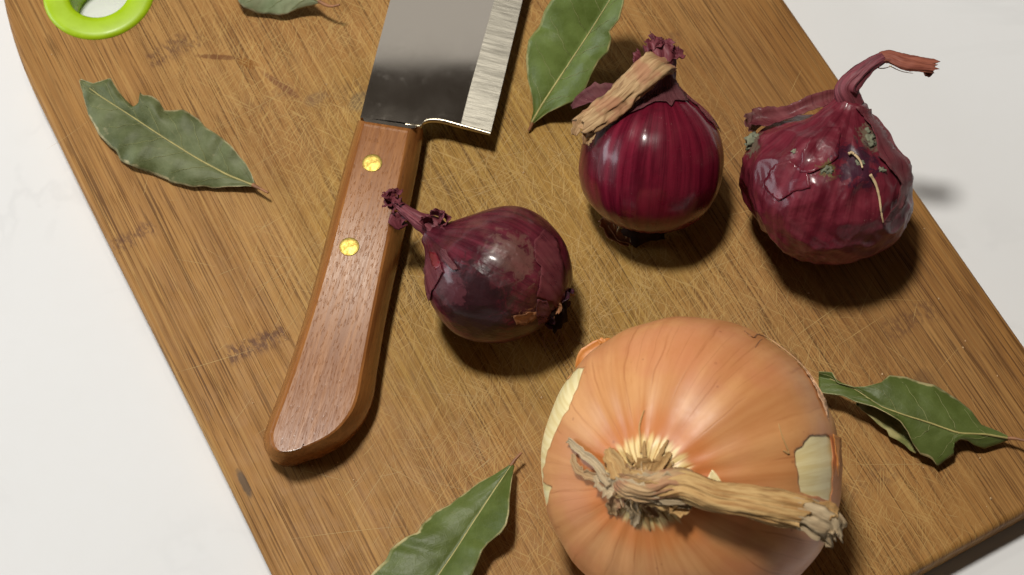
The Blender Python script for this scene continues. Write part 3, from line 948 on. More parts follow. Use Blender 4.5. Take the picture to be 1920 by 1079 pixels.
def ribbon(name, root, path, widths, mat, up=Vector((0, 0, 1)), curl=0.3, jag=0.25, seed=0, nseg=14, nw=7, thick=0.22, label=None):
    """a curled flake or strip of dry skin"""
    pts = [Vector(p) for p in catmull([tuple(p) for p in path], nseg)]
    W = np.interp(np.linspace(0, 1, nseg), np.linspace(0, 1, len(widths)), widths)
    org = pworld(root).translation / MM
    v, uv = [], []
    acc = 0
    for i, p in enumerate(pts):
        t = (pts[min(i + 1, nseg - 1)] - pts[max(i - 1, 0)]).normalized()
        side = t.cross(up)
        side = side.normalized() if side.length > 1e-4 else Vector((1, 0, 0))
        nrm = side.cross(t)
        if i: acc += (pts[i] - pts[i - 1]).length
        for k in range(nw):
            q = 2 * k / (nw - 1) - 1
            e = 1 + jag * nz(i * 0.8 + seed * 3.7, (1 if q > 0 else -1) * 5.0, seed) * 2
            v.append(p + side * (q * W[i] / 2 * e) + nrm * (curl * W[i] * (q * q - 0.4) + 0.12 * W[i] * nz(i * .5, q * 2, seed)) - org)
            uv.append((k / (nw - 1) * 0.4, acc))
    o = mk(name, v, grid_faces(nseg, nw), mat, root, Matrix.Translation(org), uv=uv, solid=thick)
    if label: o['label'] = label
    return o

def thread(name, root, path, r, mat, nseg=24, taper=0.5):
    pts = [Vector(p) for p in catmull([tuple(p) for p in path], nseg)]
    org = pworld(root).translation / MM
    v = []
    for i, p in enumerate(pts):
        t = (pts[min(i + 1, nseg - 1)] - pts[max(i - 1, 0)]).normalized()
        side = t.orthogonal().normalized(); nrm = t.cross(side)
        rr = r * (1 - (1 - taper) * i / (nseg - 1)) * (1 + 0.25 * nz(i * .6, r * 7))
        for k in range(6):
            a = math.pi / 3 * k
            v.append(p + side * math.cos(a) * rr + nrm * math.sin(a) * rr - org)
    f = grid_faces(nseg, 6, True) + [tuple(range(6))[::-1], tuple(range((nseg - 1) * 6, nseg * 6))]
    return mk(name, v, f, mat, root, Matrix.Translation(org))

def lump(name, root, c, r, mat, seed=0, squash=(1, 1, 1), rough=0.35, sub=3, label=None):
    """a small knobbly body (mould, root plate, crumb)"""
    bm = bmesh.new()
    bmesh.ops.create_icosphere(bm, subdivisions=sub, radius=1.0)
    org = pworld(root).translation / MM
    v = []
    for q in bm.verts:
        d = 1 + rough * (noise.noise(q.co * 1.6 + Vector((seed, 0, 0))) + 0.6 * noise.noise(q.co * 4 + Vector((seed, 3, 0))))
        v.append(Vector((q.co.x * r * squash[0] * d, q.co.y * r * squash[1] * d, q.co.z * r * squash[2] * d)) + Vector(c) - org)
    bm.verts.index_update()
    f = [[q.index for q in fc.verts] for fc in bm.faces]
    bm.free()
    o = mk(name, v, f, mat, root, Matrix.Translation(org))
    if label: o['label'] = label
    return o

GRP = 'red onions on the chopping board'
# ---- small dark red onion whose withered neck lies over the knife handle
PR1 = [(-0.97, 0.0), (-0.97, 0.16), (-0.93, 0.30), (-0.80, 0.58), (-0.56, 0.84), (-0.25, 0.98), (0.05, 1.0), (0.32, 0.93), (0.58, 0.77), (0.82, 0.54), (1.0, 0.34), (1.13, 0.22), (1.24, 0.15)]
b1 = Bulb('red_onion', 'small dark red onion whose withered neck lies over the knife handle', 'onion', GRP, (938, 516), 129, (-0.84, 0.50, 0.06), PR1, 0.026, 3, push=[((-0.85, -0.50, 0.25), 0.55, 0.17), ((0.1, 0.9, 0.3), 0.5, 0.04), ((0.7, -0.5, 0.1), 0.45, 0.05)])
def on1(u, v): return b1.MI @ b1.hit(u, v)[0]
M['red_small'] = mat_red('red_onion_dark', (0.045, 0.005, 0.010), (0.105, 0.013, 0.023), (0.17, 0.070, 0.058), 0.36, 0.55, 0.45, 0.34, 0.32, None, [
    (on1(1000, 600), 11, (0.035, 0.010, 0.010), 0.8, 1.2), (on1(1030, 560), 8, (0.10, 0.035, 0.022), 0.6, 1.2), (on1(960, 480), 9, (0.17, 0.095, 0.07), 0.45, 1.6),
    (on1(905, 525), 10, (0.055, 0.018, 0.020), 0.7, 1.3), (on1(880, 570), 14, (0.022, 0.007, 0.009), 0.85, 1.0), (on1(905, 610), 10, (0.026, 0.007, 0.009), 0.85, 1.0),
    (on1(848, 548), 5.5, (0.13, 0.035, 0.045), 0.45, 1.6), (on1(985, 595), 3.0, (0.30, 0.13, 0.06), 0.7, 2.5), (on1(820, 600), 5, (0.14, 0.012, 0.026), 0.7, 1.5)])
b1.body(M['red_small'])
nk = b1.pt(1.12)
nk1 = stalk('neck', b1.root, [b1.pt(0.92), P(812, 428, 27), P(790, 415, 28.5), P(765, 398, 29), P(745, 383, 28), P(737, 374, 27)], [9.5, 8.2, 6.0, 3.6, 3.2, 3.6], M['wine'], 0.7, 6, 0.35, 1.2, 4, crumple=0.35)
for i, (u, v, h, du, dv, w, L) in enumerate(((735, 372, 28, -10, -12, 4.0, 4), (732, 380, 27, -12, 4, 3.5, 4), (742, 366, 29, 8, -10, 3.0, 4), (738, 385, 26.5, -4, 10, 3.0, 4), (745, 378, 29, 9, 2, 2.5, 3), (730, 370, 28.5, -9, -6, 3, 3))):
    ribbon('frayed_tip', nk1, [P(u, v, h), P(u + du * .6, v + dv * .6, h + 1.4), P(u + du, v + dv, h + .6)], [w * .7, w, w * .5], M['wine'], curl=0.5, jag=0.5, seed=i + 20)
ribbon('neck_strip', nk1, [P(775, 404, 28), P(758, 408, 27), P(748, 415, 25.5), P(752, 430, 23)], [3, 3.2, 7.0, 1.2], M['wine'], curl=0.35, jag=0.2, seed=31)
for i, (u, v, du, dv, w) in enumerate(((820, 410, 6, -16, 5), (832, 415, 8, -12, 5), (838, 425, 8, 8, 4), (800, 420, -6, -14, 4))):
    ribbon('neck_flake', b1.root, [P(u, v, 30), P(u + du * .6, v + dv * .6, 32.5), P(u + du, v + dv, 33)], [w, w, w * .5], M['wine'], curl=0.5, jag=0.4, seed=i + 40)
b1.patch('red_tear', [(803, 478), (815, 470), (828, 492), (832, 510), (822, 530), (812, 545), (806, 570), (799, 575), (797, 540), (799, 500)], M['skin_paper'], 0.30, 0.5, 6, 2.5, 4, wav=0.3, seed=2)
b1.patch('deep_tear', [(806, 473), (820, 476), (829, 500), (818, 508), (812, 495)], M['skin_deep'], 0.55, 0.2, 6, 1.5, 4, seed=4)
b1.patch('pale_edge', [(830, 468), (838, 472), (850, 490), (862, 505), (852, 509), (840, 496), (828, 478)], M['skin_dusty'], 0.5, 0.7, 5, 1.5, 4, seed=3)
b1.patch('brown_flake', [(962, 590), (985, 585), (1004, 582), (1002, 592), (985, 605), (966, 606)], M['skin_brown'], 0.4, 0.9, 4, 3.0, 4, seed=6)
b1.patch('dusty_flake', [(1005, 560), (1022, 562), (1030, 582), (1020, 600), (1006, 608), (1003, 585)], M['skin_dusty'], 0.4, 0.9, 4, 2.0, 4, seed=7)
b1.patch('papery_skin', [(1003, 488), (1013, 500), (1010, 540), (1004, 555), (1035, 566), (1052, 590), (1056, 560), (1056, 500), (1042, 450), (1020, 430), (1000, 455)], M['skin_paper'], 0.3, 0.5, 6, 2, 5, seed=8)
rc = b1.pt(-0.97)
lump('root_plate', b1.root, b1.pt(-0.93) + Vector((0, 0, -1)), 6.5, M['char'], 3, (0.6, 1.0, 1.1), 0.5)
for i in range(9):
    a = i * 0.7
    q = b1.M @ Vector((5.5 * math.cos(a), 5.5 * math.sin(a), -0.93 * b1.R))
    e = b1.M @ Vector((7.5 * math.cos(a + .2), 7.5 * math.sin(a + .2), -1.06 * b1.R))
    ribbon('root_husk', b1.root, [q, (q + e) / 2, e], [5.0, 4.5, 2.0], M['skin_brown'] if i % 3 == 0 else M['skin_black'], up=(q - b1.pt(-0.9)).normalized(), curl=0.2, jag=0.5, seed=50 + i)
for i in range(7):
    a = P(1010 + i * 8, 628 - i * 3, 2.5)
    thread('root_hair', b1.root, [a, a + Vector((random.uniform(0, 3), -2 - random.random() * 2, -1.0)), a + Vector((random.uniform(-1, 7), -4 - random.random() * 3, -2.2))], 0.13, M['skin_brown'])

# ---- glossy red onion with the tan folded neck
PR2 = [(-0.98, 0.0), (-0.98, 0.20), (-0.94, 0.34), (-0.84, 0.60), (-0.60, 0.86), (-0.28, 0.985), (0.02, 1.0), (0.30, 0.955), (0.56, 0.83), (0.78, 0.62), (0.95, 0.40), (1.10, 0.26), (1.25, 0.20), (1.38, 0.19)]
b2 = Bulb('red_onion', 'glossy red onion with tan dried neck folded over its shoulder', 'onion', GRP, (1222, 302), 134, (0.07, 0.74, 0.67), PR2, 0.012, 8)
b2.body(M['red_gloss'])
n2 = b2.pt(1.30)
u2, v2 = to_px(n2); 
stalk('neck', b2.root, [b2.pt(1.02), b2.pt(1.2), P(1240, 112, n2.z + 1.5), P(1233, 88, n2.z + 3)], [13, 10.5, 10, 9], M['wine'], 0.85, 6, 0.25, 2.5, 9, crumple=0.3)
zt = n2.z + 4
st2 = stalk('folded_stalk', b2.root, [P(1246, 118, zt - 1), P(1228, 122, zt + 4), P(1196, 152, zt + 2.5), P(1158, 188, zt - 1.5), P(1122, 216, zt - 4.5), P(1100, 232, zt - 7)], [9.5, 10, 8.6, 8.8, 9.6, 8.5], M['tan'], 0.32, 6, 0.45, 4.0, 5, crumple=0.38, nseg=70, label='tan papery dried stalk')
ribbon('stalk_shred', st2, [P(1125, 205, zt - 4), P(1098, 226, zt - 6.5), P(1082, 240, zt - 8), P(1077, 254, zt - 9.5)], [3.5, 4.5, 3.5, 1.8], M['tan'], curl=0.3, jag=0.3, seed=3)
ribbon('stalk_shred', st2, [P(1135, 215, zt - 4.5), P(1112, 240, zt - 7), P(1103, 258, zt - 9), P(1099, 272, zt - 11)], [4.0, 4.5, 4.0, 1.8], M['tan'], curl=0.35, jag=0.3, seed=5)
for i, (u, v, h, du, dv, w) in enumerate(((1230, 92, 4, -8, -18, 6), (1245, 96, 4.5, 2, -22, 6), (1210, 110, 2, -18, 14, 6), (1256, 105, 3, 26, -4, 5), (1222, 85, 4, 14, -8, 6))):
    ribbon('neck_flake', b2.root, [P(u, v, n2.z + h), P(u + du * .6, v + dv * .6, n2.z + h + 1.5), P(u + du, v + dv, n2.z + h + 1)], [w, w, w * .4], M['wine'], curl=0.45, jag=0.4, seed=i + 60)
b2.patch('dusty_collar', [(1165, 212), (1180, 216), (1205, 205), (1228, 193), (1248, 192), (1258, 202), (1264, 190), (1290, 192), (1275, 172), (1262, 150), (1245, 138), (1222, 140), (1195, 160), (1170, 185)], M['skin_dusty'], 0.5, 0.6, 6, 1.2, 4, seed=11, label='dusty torn collar of outer skin')
b2.patch('shoulder_skin', [(1262, 150), (1288, 165), (1318, 190), (1340, 225), (1350, 250), (1330, 230), (1305, 200), (1285, 185)], M['skin_paper'], 0.4, 0.5, 6, 1.5, 4, seed=12)
ribbon('raised_flap', b2.root, [P(1165, 195, 36), P(1135, 180, 38), P(1105, 180, 38), P(1072, 202, 34)], [9, 9, 6, 1.5], M['skin_dusty'], curl=0.25, jag=0.2, seed=14)
lump('root_plate', b2.root, b2.pt(-0.96), 8, M['char'], 6, (1.0, 0.6, 0.9), 0.5)
for i in range(12):
    a0 = P(1135 + i * 5.5, 405 + i * 3.0 + random.uniform(-3, 3), 6)
    a1 = P(1130 + i * 6 + random.uniform(-5, 8), 430 + i * 2.3, 2.5)
    a2 = P(1135 + i * 6 + random.uniform(-12, 16), 447 + i * 1.2 + random.uniform(-4, 6), 0.6)
    thread('root_hair', b2.root, [a0, a1, a2], 0.28, M['thread'] if i % 2 else M['skin_brown'])
ribbon('root_husk', b2.root, [P(1128, 410, 6), P(1150, 440, 2.5), P(1180, 458, 1.0)], [3, 5, 2.5], M['skin_brown'], curl=0.3, jag=0.4, seed=71)
ribbon('root_husk', b2.root, [P(1145, 420, 5), P(1165, 445, 2.5), P(1196, 455, 1.2)], [2, 4, 2], M['skin_brown'], curl=0.3, jag=0.4, seed=72)

# ---- wrinkled papery red onion near the right edge
PR3 = [(-0.86, 0.0), (-0.86, 0.22), (-0.82, 0.38), (-0.70, 0.64), (-0.48, 0.87), (-0.20, 0.985), (0.05, 1.0), (0.28, 0.95), (0.50, 0.82), (0.68, 0.62), (0.82, 0.42), (0.95, 0.26), (1.08, 0.18)]
def crease3(unit, th):
    return 0.06 - 0.050 * np.abs(fbm_np(unit, 4.5, 77)) - 0.032 * np.abs(fbm_np(unit, 9.0, 78)) - 0.012 * np.abs(fbm_np(unit, 18.0, 79))
b3 = Bulb('red_onion', 'wrinkled papery red onion with long curved neck at the board edge', 'onion', GRP, (1549, 348), 158, (0.22, 0.66, 0.72), PR3, 0.020, 21, crease=crease3, nth=260, nt=170)
def on3(u, v): return b3.MI @ b3.hit(u, v)[0]
M['red_paper'] = mat_red('red_onion_papery', (0.088, 0.007, 0.015), (0.150, 0.019, 0.031), (0.25, 0.105, 0.10), 0.36, 0.30, 0.14, 0.28, 0.22, None, [
    (on3(1412, 265), 5, (0.16, 0.15, 0.10), 0.7, 1.8), (on3(1632, 262), 5, (0.15, 0.14, 0.09), 0.7, 1.8), (on3(1612, 308), 8, (0.03, 0.010, 0.022), 0.85, 1.6), (on3(1550, 320), 3, (0.13, 0.12, 0.04), 0.7, 1.8)])
b3.body(M['red_paper'])
n3 = b3.pt(0.95)
stalk('neck', b3.root, [b3.pt(0.78), b3.pt(0.98), P(1588, 168, n3.z + 6), P(1608, 143, n3.z + 9), P(1632, 121, n3.z + 11), P(1656, 107, n3.z + 12)], [13.5, 9.0, 7.5, 6.0, 4.6, 4.0], M['wine'], 0.7, 6, 0.28, 0, 15, crumple=0.22, nseg=70)
nt3 = stalk('neck_tip', b3.root, [P(1650, 108, n3.z + 12), P(1668, 107, n3.z + 12), P(1690, 116, n3.z + 11.5), P(1718, 121, n3.z + 11), P(1752, 125, n3.z + 10)], [3.6, 5.0, 6.2, 5.8, 5.2], M['wine_tip'], 0.5, 6, 0.30, 2.5, 17, crumple=0.3)
thread('loose_fibre', nt3, [P(1640, 122, n3.z + 10), P(1648, 128, n3.z + 9), P(1660, 128, n3.z + 9), P(1672, 124, n3.z + 10)], 0.25, M['thread'])
thread('loose_fibre', nt3, [P(1668, 124, n3.z + 11), P(1690, 134, n3.z + 9), P(1712, 138, n3.z + 9)], 0.18, M['thread'])
ribbon('tip_flap', nt3, [P(1735, 130, n3.z + 10), P(1740, 138, n3.z + 8.5), P(1738, 144, n3.z + 7.5)], [4, 3, .8], M['wine_tip'], curl=.3, seed=81)
ribbon('loose_skin_flap', b3.root, [P(1572, 178, n3.z - 1), P(1530, 192, 47), P(1480, 212, 45), P(1440, 222, 42), P(1408, 222, 40)], [4, 5.5, 4.5, 7.5, 6.0], M['skin_paper'], curl=0.35, jag=0.15, seed=82, nseg=24, label='curled loose skin at the shoulder')
ribbon('loose_skin_flap', b3.root, [P(1404, 212, 40), P(1410, 232, 38.5), P(1420, 244, 37)], [3, 6, 4], M['skin_dusty'], curl=0.4, jag=0.3, seed=83)
ribbon('neck_flake', b3.root, [P(1582, 186, n3.z + 2), P(1600, 192, n3.z + 2.5), P(1617, 186, n3.z + 3)], [6, 6.5, 2.0], M['wine'], curl=0.3, jag=0.3, seed=84)
ribbon('neck_flake', b3.root, [P(1588, 188, n3.z + 1.5), P(1572, 192, n3.z + 1), P(1560, 190, n3.z)], [6, 5, 2.0], M['wine'], curl=0.3, jag=0.3, seed=85)
b3.patch('outer_skin', [(1602, 202), (1640, 208), (1672, 232), (1695, 262), (1706, 300), (1703, 345), (1690, 385), (1668, 415), (1650, 418), (1672, 385), (1685, 345), (1668, 320), (1645, 300), (1640, 262), (1622, 230)], M['skin_paper'], 0.55, 1.1, 9, 2.0, 5, wav=0.9, seed=22, label='loose outer skin on the right flank')
b3.patch('raised_layer', [(1505, 285), (1520, 258), (1545, 240), (1575, 240), (1574, 268), (1570, 295), (1545, 315), (1520, 325), (1500, 325)], M['red_paper'], 0.35, 0.5, 8, 2, 5, wav=0.6, seed=24)
b3.patch('raised_layer', [(1462, 378), (1490, 360), (1520, 352), (1515, 325), (1480, 300), (1455, 310), (1432, 340), (1440, 360)], M['red_paper'], 0.3, 0.4, 8, 2, 5, wav=0.7, seed=26)
for i, (u, v, r_) in enumerate(((1412, 262, 2.4), (1405, 275, 1.8), (1418, 256, 1.5), (1630, 258, 2.0), (1634, 270, 1.7), (1626, 246, 1.3), (1548, 318, 1.8), (1556, 322, 1.2), (1612, 305, 1.4), (1652, 318, 1.3), (1490, 283, .9))):
    loc, nrm = b3.hit(u, v)
    lump('mould_spot', b3.root, loc - nrm * 0.3, r_ * 0.8, M['mold'], i * 3.1, (1.2, 1, 0.6), 0.9, 3)
for q in ([(1589, 292), (1597, 290), (1606, 297), (1612, 306), (1615, 318)], [(1628, 330), (1638, 345), (1646, 370), (1649, 395), (1651, 415)]):
    thread('shoot', b3.root, [b3.hit(u, v)[0] + b3.hit(u, v)[1] * 1.3 for u, v in q], 0.55, M['thread'])
for i in range(5):
    ribbon('root_husk', b3.root, [P(1480 + i * 22, 470 + 3 * math.sin(i), 5), P(1492 + i * 22, 481, 2.5), P(1505 + i * 20, 487 - i, 1.5)], [4, 4, 1], M['skin_paper'] if i % 2 else M['skin_deep'], curl=.3, jag=.4, seed=90 + i)

# ---- big yellow onion in front
PR4 = [(-0.92, 0.0), (-0.92, 0.18), (-0.88, 0.34), (-0.76, 0.62), (-0.52, 0.865), (-0.22, 0.985), (0.04, 1.0), (0.28, 0.955), (0.48, 0.84), (0.63, 0.67), (0.735, 0.48), (0.80, 0.32), (0.845, 0.22), (0.872, 0.13), (0.88, 0.02)]
def crease4(unit, th):
    r = np.hypot(unit[:, 0], unit[:, 1])
    near = np.exp(-((r - 0.20) / 0.085) ** 2) * (unit[:, 2] > 0.4)
    return 0.022 * near * np.abs(np.sin(th * 13 + 1.5 * np.sin(th * 3))) * (0.6 + 0.4 * np.sin(th * 4 + 1))
b4 = Bulb('yellow_onion', 'large yellow onion with dry straw neck lying across its top', 'onion', None, (1291, 878), 281, (-0.40, -0.385, 0.83), PR4, 0.008, 31, nth=520, nt=300, crease=crease4)
holes = [
    [(1095, 690), (1075, 745), (1055, 785), (1040, 815), (1025, 850), (1018, 885), (1018, 905), (1034, 915), (1030, 935), (1022, 957), (1012, 930), (1000, 900), (1000, 830), (1040, 740), (1080, 690)],
    [(1518, 816), (1555, 818), (1560, 850), (1561, 890), (1558, 940), (1500, 925), (1496, 885), (1490, 848), (1505, 838)],
]
cutn = [np.array(h, float) for h in holes]
wn = b4.world
q = wn - np.array(CPOS)
dep = -(q @ np.array(CZ))
uu = 960 + F_PX * (q @ np.array(CX)) / dep
vv = 539.5 - F_PX * (q @ np.array(CY)) / dep
front = ((wn - np.array(b4.c)) * (np.array(CPOS) - wn)).sum(1) > -4e3
keep = []
for f in b4.faces:
    if len(f) > 4: keep.append(f); continue
    cu = sum(uu[k] for k in f) / 4; cv_ = sum(vv[k] for k in f) / 4
    if front[f[0]] and (cu < 1105 and cv_ < 1000 or 1480 < cu < 1575 and 800 < cv_ < 950):
        ju = cu + 4 * nz(cu * .08, cv_ * .08, 1); jv = cv_ + 4 * nz(cu * .08, cv_ * .08, 7)
        if any(inside(h, (ju, jv)) for h in cutn): continue
    keep.append(f)
# smooth the torn rims
ecount = {}
for f in keep:
    if len(f) > 4: continue
    for i in range(4):
        e = tuple(sorted((f[i], f[(i + 1) % 4]))); ecount[e] = ecount.get(e, 0) + 1
nbr = {}
for (a, b), n_ in ecount.items():
    if n_ == 1 and b4.nth <= a and b < b4.nth * (b4.nt - 1):
        nbr.setdefault(a, []).append(b); nbr.setdefault(b, []).append(a)
sp = b4.local.copy()
for _ in range(8):
    new = {k: 0.5 * sp[k] + 0.5 * np.mean([sp[j] for j in l], axis=0) for k, l in nbr.items() if len(l) >= 2}
    for k, p_ in new.items(): sp[k] = p_
sk = b4.body(M['yellow'], 'outer_skin', faces=keep, pts=sp)
m = sk.modifiers.new('thickness', 'SOLIDIFY'); m.thickness = 0.14 * MM; m.offset = -1
b4.body(M['flesh'], 'flesh', pts=b4.local * 0.9935)
# loose bits of skin
def Q(u, v, up=0.0):
    """point over the onion: on the skin at photo position (u, v), lifted along the normal"""
    l, n = b4.hit(u, v)
    return l + n * up
0 and b4.patch('skin_edge', [(1080, 690), (1100, 668), (1128, 648), (1150, 640), (1120, 662), (1096, 690), (1084, 700)], M['skin_brown'], 0.6, 1.5, 6, 1.5, 4, seed=33)
flk = NT('orange_skin'); fv = flk.obj()
M['orange'] = flk.done(flk.mix(flk.noise(fv, 0.3, 3), C(0.52, 0.17, 0.03), C(0.64, 0.26, 0.06)), 0.45, flk.bump(flk.noise(fv, 0.6, 3), 0.3, 0.3))
ribbon('loose_skin', b4.root, [P(1084, 692, 26), P(1098, 668, 28), P(1122, 650, 29), P(1146, 640, 29)], [2.0, 5.0, 4.5, 2.0], M['orange'], curl=0.2, jag=0.1, seed=34, label='orange edge of loose skin')
ribbon('skin_crumb', b4.root, [P(1124, 636, 32), P(1130, 642, 32), P(1132, 650, 31)], [1.5, 2.4, 2.0], M['orange'], curl=0.2, jag=0.3, seed=35)
b4.patch('lifted_skin', [(1556, 815), (1572, 822), (1572, 860), (1566, 895), (1562, 850)], M['orange'], 0.5, 0.8, 6, 1.0, 4, seed=36)
M['film'] = mat_simple('pale_skin_film', (0.62, 0.37, 0.21), 0.45, 0.12, 0.2, 0.2)
b4.patch('skin_film', [(1436, 618), (1462, 626), (1500, 655), (1528, 695), (1545, 742), (1552, 790), (1540, 760), (1520, 715), (1492, 676), (1462, 648)], M['film'], 0.35, 0.4, 6, 2.0, 4, seed=37)
thread('skin_crack', b4.root, [Q(1396, 622, .1), Q(1412, 634, .15), Q(1420, 628, .15), Q(1436, 632, .1), Q(1424, 640, .1), Q(1416, 652, .1)], 0.25, M['skin_brown'])
# neck: pleated rosette, crumpled collar, long straw
ntop = b4.pt(0.93)
NZ = (b4.rot @ Vector((0, 0, 1))).to_3d() if False else (b4.rot.to_3x3() @ Vector((0, 0, 1)))
base = b4.pt(0.86)
bu, bv_ = to_px(base)
for i in range(12):
    a = 2 * math.pi * i / 12 + random.uniform(-.08, .08)
    r0, r1 = 6.5 + random.random(), 10.0 + random.uniform(0, 4.5)
    p0 = b4.M @ Vector((r0 * math.cos(a), r0 * math.sin(a), 0.86 * b4.R + 1.0))
    p1 = b4.M @ Vector((r1 * math.cos(a + .06), r1 * math.sin(a + .06), 0))
    hit = b4.bvh.ray_cast(p1 + NZ * 60, -NZ)[0] or p1
    p1 = hit + NZ * random.uniform(0.15, 0.5)
    ribbon('neck_pleat', b4.root, [p0, p0 * 0.5 + p1 * 0.5 + NZ * 0.5, p1], [1.6, 1.3, 0.4], M['straw'], up=NZ, curl=-0.25, jag=0.3, seed=100 + i, nseg=9)
hN = base.z
nk4 = stalk('neck', b4.root, [Q(1162, 903, -1.0), Q(1178, 906, 2.2), Q(1200, 909, 4.2), Q(1228, 913, 5.0), Q(1256, 918, 5.2), Q(1282, 923, 5.4)], [3, 6.5, 8.0, 8.0, 8.2, 8.6], M['tan'], 0.6, 9, 0.45, 2.0, 41, crumple=0.16, nseg=90, nth=80)
for i in range(11):
    o0 = (i - 5) / 5.0
    u0 = 1150 + abs(o0) * 14 + random.uniform(-6, 10); v0 = 907 + o0 * 34
    pth = [Q(u0, v0, 0.6), Q(u0 + 22, v0 * .75 + 908 * .25, 3.0 + random.uniform(-.4, .8)), Q(1212 + random.uniform(-6, 6), 909 + o0 * 20, 6.2 - 2.2 * o0 * o0 + random.uniform(-.3, .6)), Q(1246 + random.uniform(-8, 8), 915 + o0 * 19, 6.9 - 2.2 * o0 * o0 + random.uniform(-.4, .7)), Q(1278 + random.uniform(-12, 16), 922 + o0 * 20, 6.8 - 2.2 * o0 * o0 + random.uniform(-.3, .8))]
    ribbon('sheath_strip', nk4, pth, [1.6, 2.6, 3.2, 3.0, random.uniform(0.6, 2.4)], (M['tan'], M['straw'], M['straw_grey'])[i % 3], up=NZ, curl=random.uniform(-0.2, 0.28), jag=0.55, seed=300 + i, nseg=26, nw=8, thick=0.15)
for i in range(16):
    u0, v0 = random.uniform(1170, 1275), random.choice((-1, 1)) * random.uniform(20, 40) + 913
    du, dv = random.uniform(-22, 26), math.copysign(random.uniform(4, 20), v0 - 913)
    thread('fibre', nk4, [Q(u0, 913 + (v0 - 913) * .5, 3.5), Q(u0 + du * .5, v0, 3.2 + random.random() * 2), Q(u0 + du, v0 + dv, random.uniform(.6, 3.0))], random.uniform(0.10, 0.22), M['thread'] if i % 2 else M['straw'])
tip0 = Q(1275, 922, 6.0)
s1_, s2_, s3_, s4_ = P(1340, 932, tip0.z + 1.5), P(1400, 941, tip0.z + 2.0), P(1460, 953, tip0.z + 1.5), P(1505, 962, tip0.z + 0.5)
st4 = stalk('dry_stalk', b4.root, [Q(1200, 910, 2.0), Q(1240, 916, 4.5), tip0, s1_, s2_, s3_, s4_], [5, 7.0, 8.6, 8.8, 9.2, 10.0, 10.0], M['straw'], 0.6, 9, 0.22, 3.0, 44, nseg=110, nth=80, crumple=0.08, label='straw coloured dried stalk')
stalk('stalk_core', b4.root, [s3_, s4_, P(1535, 975, tip0.z - 1.0), P(1552, 985, tip0.z - 2.5), P(1562, 1000, tip0.z - 4)], [7, 8.5, 9.5, 8.5, 5.5], M['straw_grey'], 0.65, 8, 0.35, 4.0, 47, nseg=50, nth=48, crumple=0.35)
for i, (pts_, w) in enumerate((([(1495, 965, 1), (1520, 985, -1), (1540, 1005, -4)], [3.5, 4, 1.5]), ([(1530, 960, 0), (1555, 958, 0), (1572, 962, -1)], [5, 5, 2.0]), ([(1545, 985, -2), (1570, 985, -3), (1578, 995, -5)], [5, 6, 3]),
                               ([(1540, 990, -3), (1555, 1010, -5), (1562, 1016, -6)], [5, 5, 3]), ([(1480, 940, 2), (1510, 945, 2.5), (1540, 955, 1)], [4, 4, 2]), ([(1275, 930, -1), (1262, 945, -3), (1275, 958, -4), (1290, 955, -4)], [3, 4, 4, 2]))):
    ribbon('stalk_shred', st4, [P(u, v, tip0.z + h) for u, v, h in pts_], w, M['straw_grey'] if i in (2, 3) else M['straw'], curl=0.3, jag=0.35, seed=140 + i)
# papery shreds on the left of the neck
for i, (pts_, w) in enumerate((([(1155, 900, 4), (1125, 870, 3.5), (1100, 850, 3), (1072, 826, 2.5)], [5, 4, 3.5, 2.5]), ([(1150, 905, 3), (1110, 890, 2), (1088, 878, 2.0), (1078, 852, 1.5)], [5, 3.5, 3.5, 1.5]),
                               ([(1175, 890, 4), (1160, 865, 3), (1148, 855, 2), (1142, 842, 1)], [8, 8, 6, 2]), ([(1160, 915, 4), (1140, 905, 3.5), (1125, 888, 2.5)], [8, 7, 3]),
                               ([(1175, 930, 4), (1158, 945, 2.5), (1152, 965, .8)], [7, 6, 3]), ([(1225, 895, 5), (1245, 870, 3), (1258, 850, 1)], [6, 3.5, 1.5]), ([(1190, 935, 4), (1195, 962, 2), (1188, 985, .5)], [6, 5, 2]),
                               ([(1215, 935, 4), (1228, 955, 2), (1238, 965, .5)], [6, 5, 2]), ([(1200, 885, 5), (1215, 872, 4), (1232, 872, 3)], [7, 6, 3]))):
    ribbon('neck_shred', b4.root, [Q(u, v, h * 0.6) for u, v, h in pts_], [k * 0.7 for k in w], (M['straw_grey'], M['tan'], M['straw'])[i % 3], up=NZ, curl=0.3, jag=0.45, seed=160 + i)
thread('split_edge', b4.root, [Q(1203, 850, .35), Q(1202, 825, .3), Q(1200, 800, .3), Q(1208, 770, .25)], 0.35, M['straw'])
thread('split_edge', b4.root, [Q(1468, 845, .2), Q(1478, 850, .35), Q(1466, 820, .3), Q(1459, 795, .25)], 0.3, M['straw'])
b4.patch('skin_lip', [(1322, 905), (1335, 880), (1352, 902), (1340, 910)], M['flesh'], 0.4, 0.7, 4, 0.8, 4, seed=38)

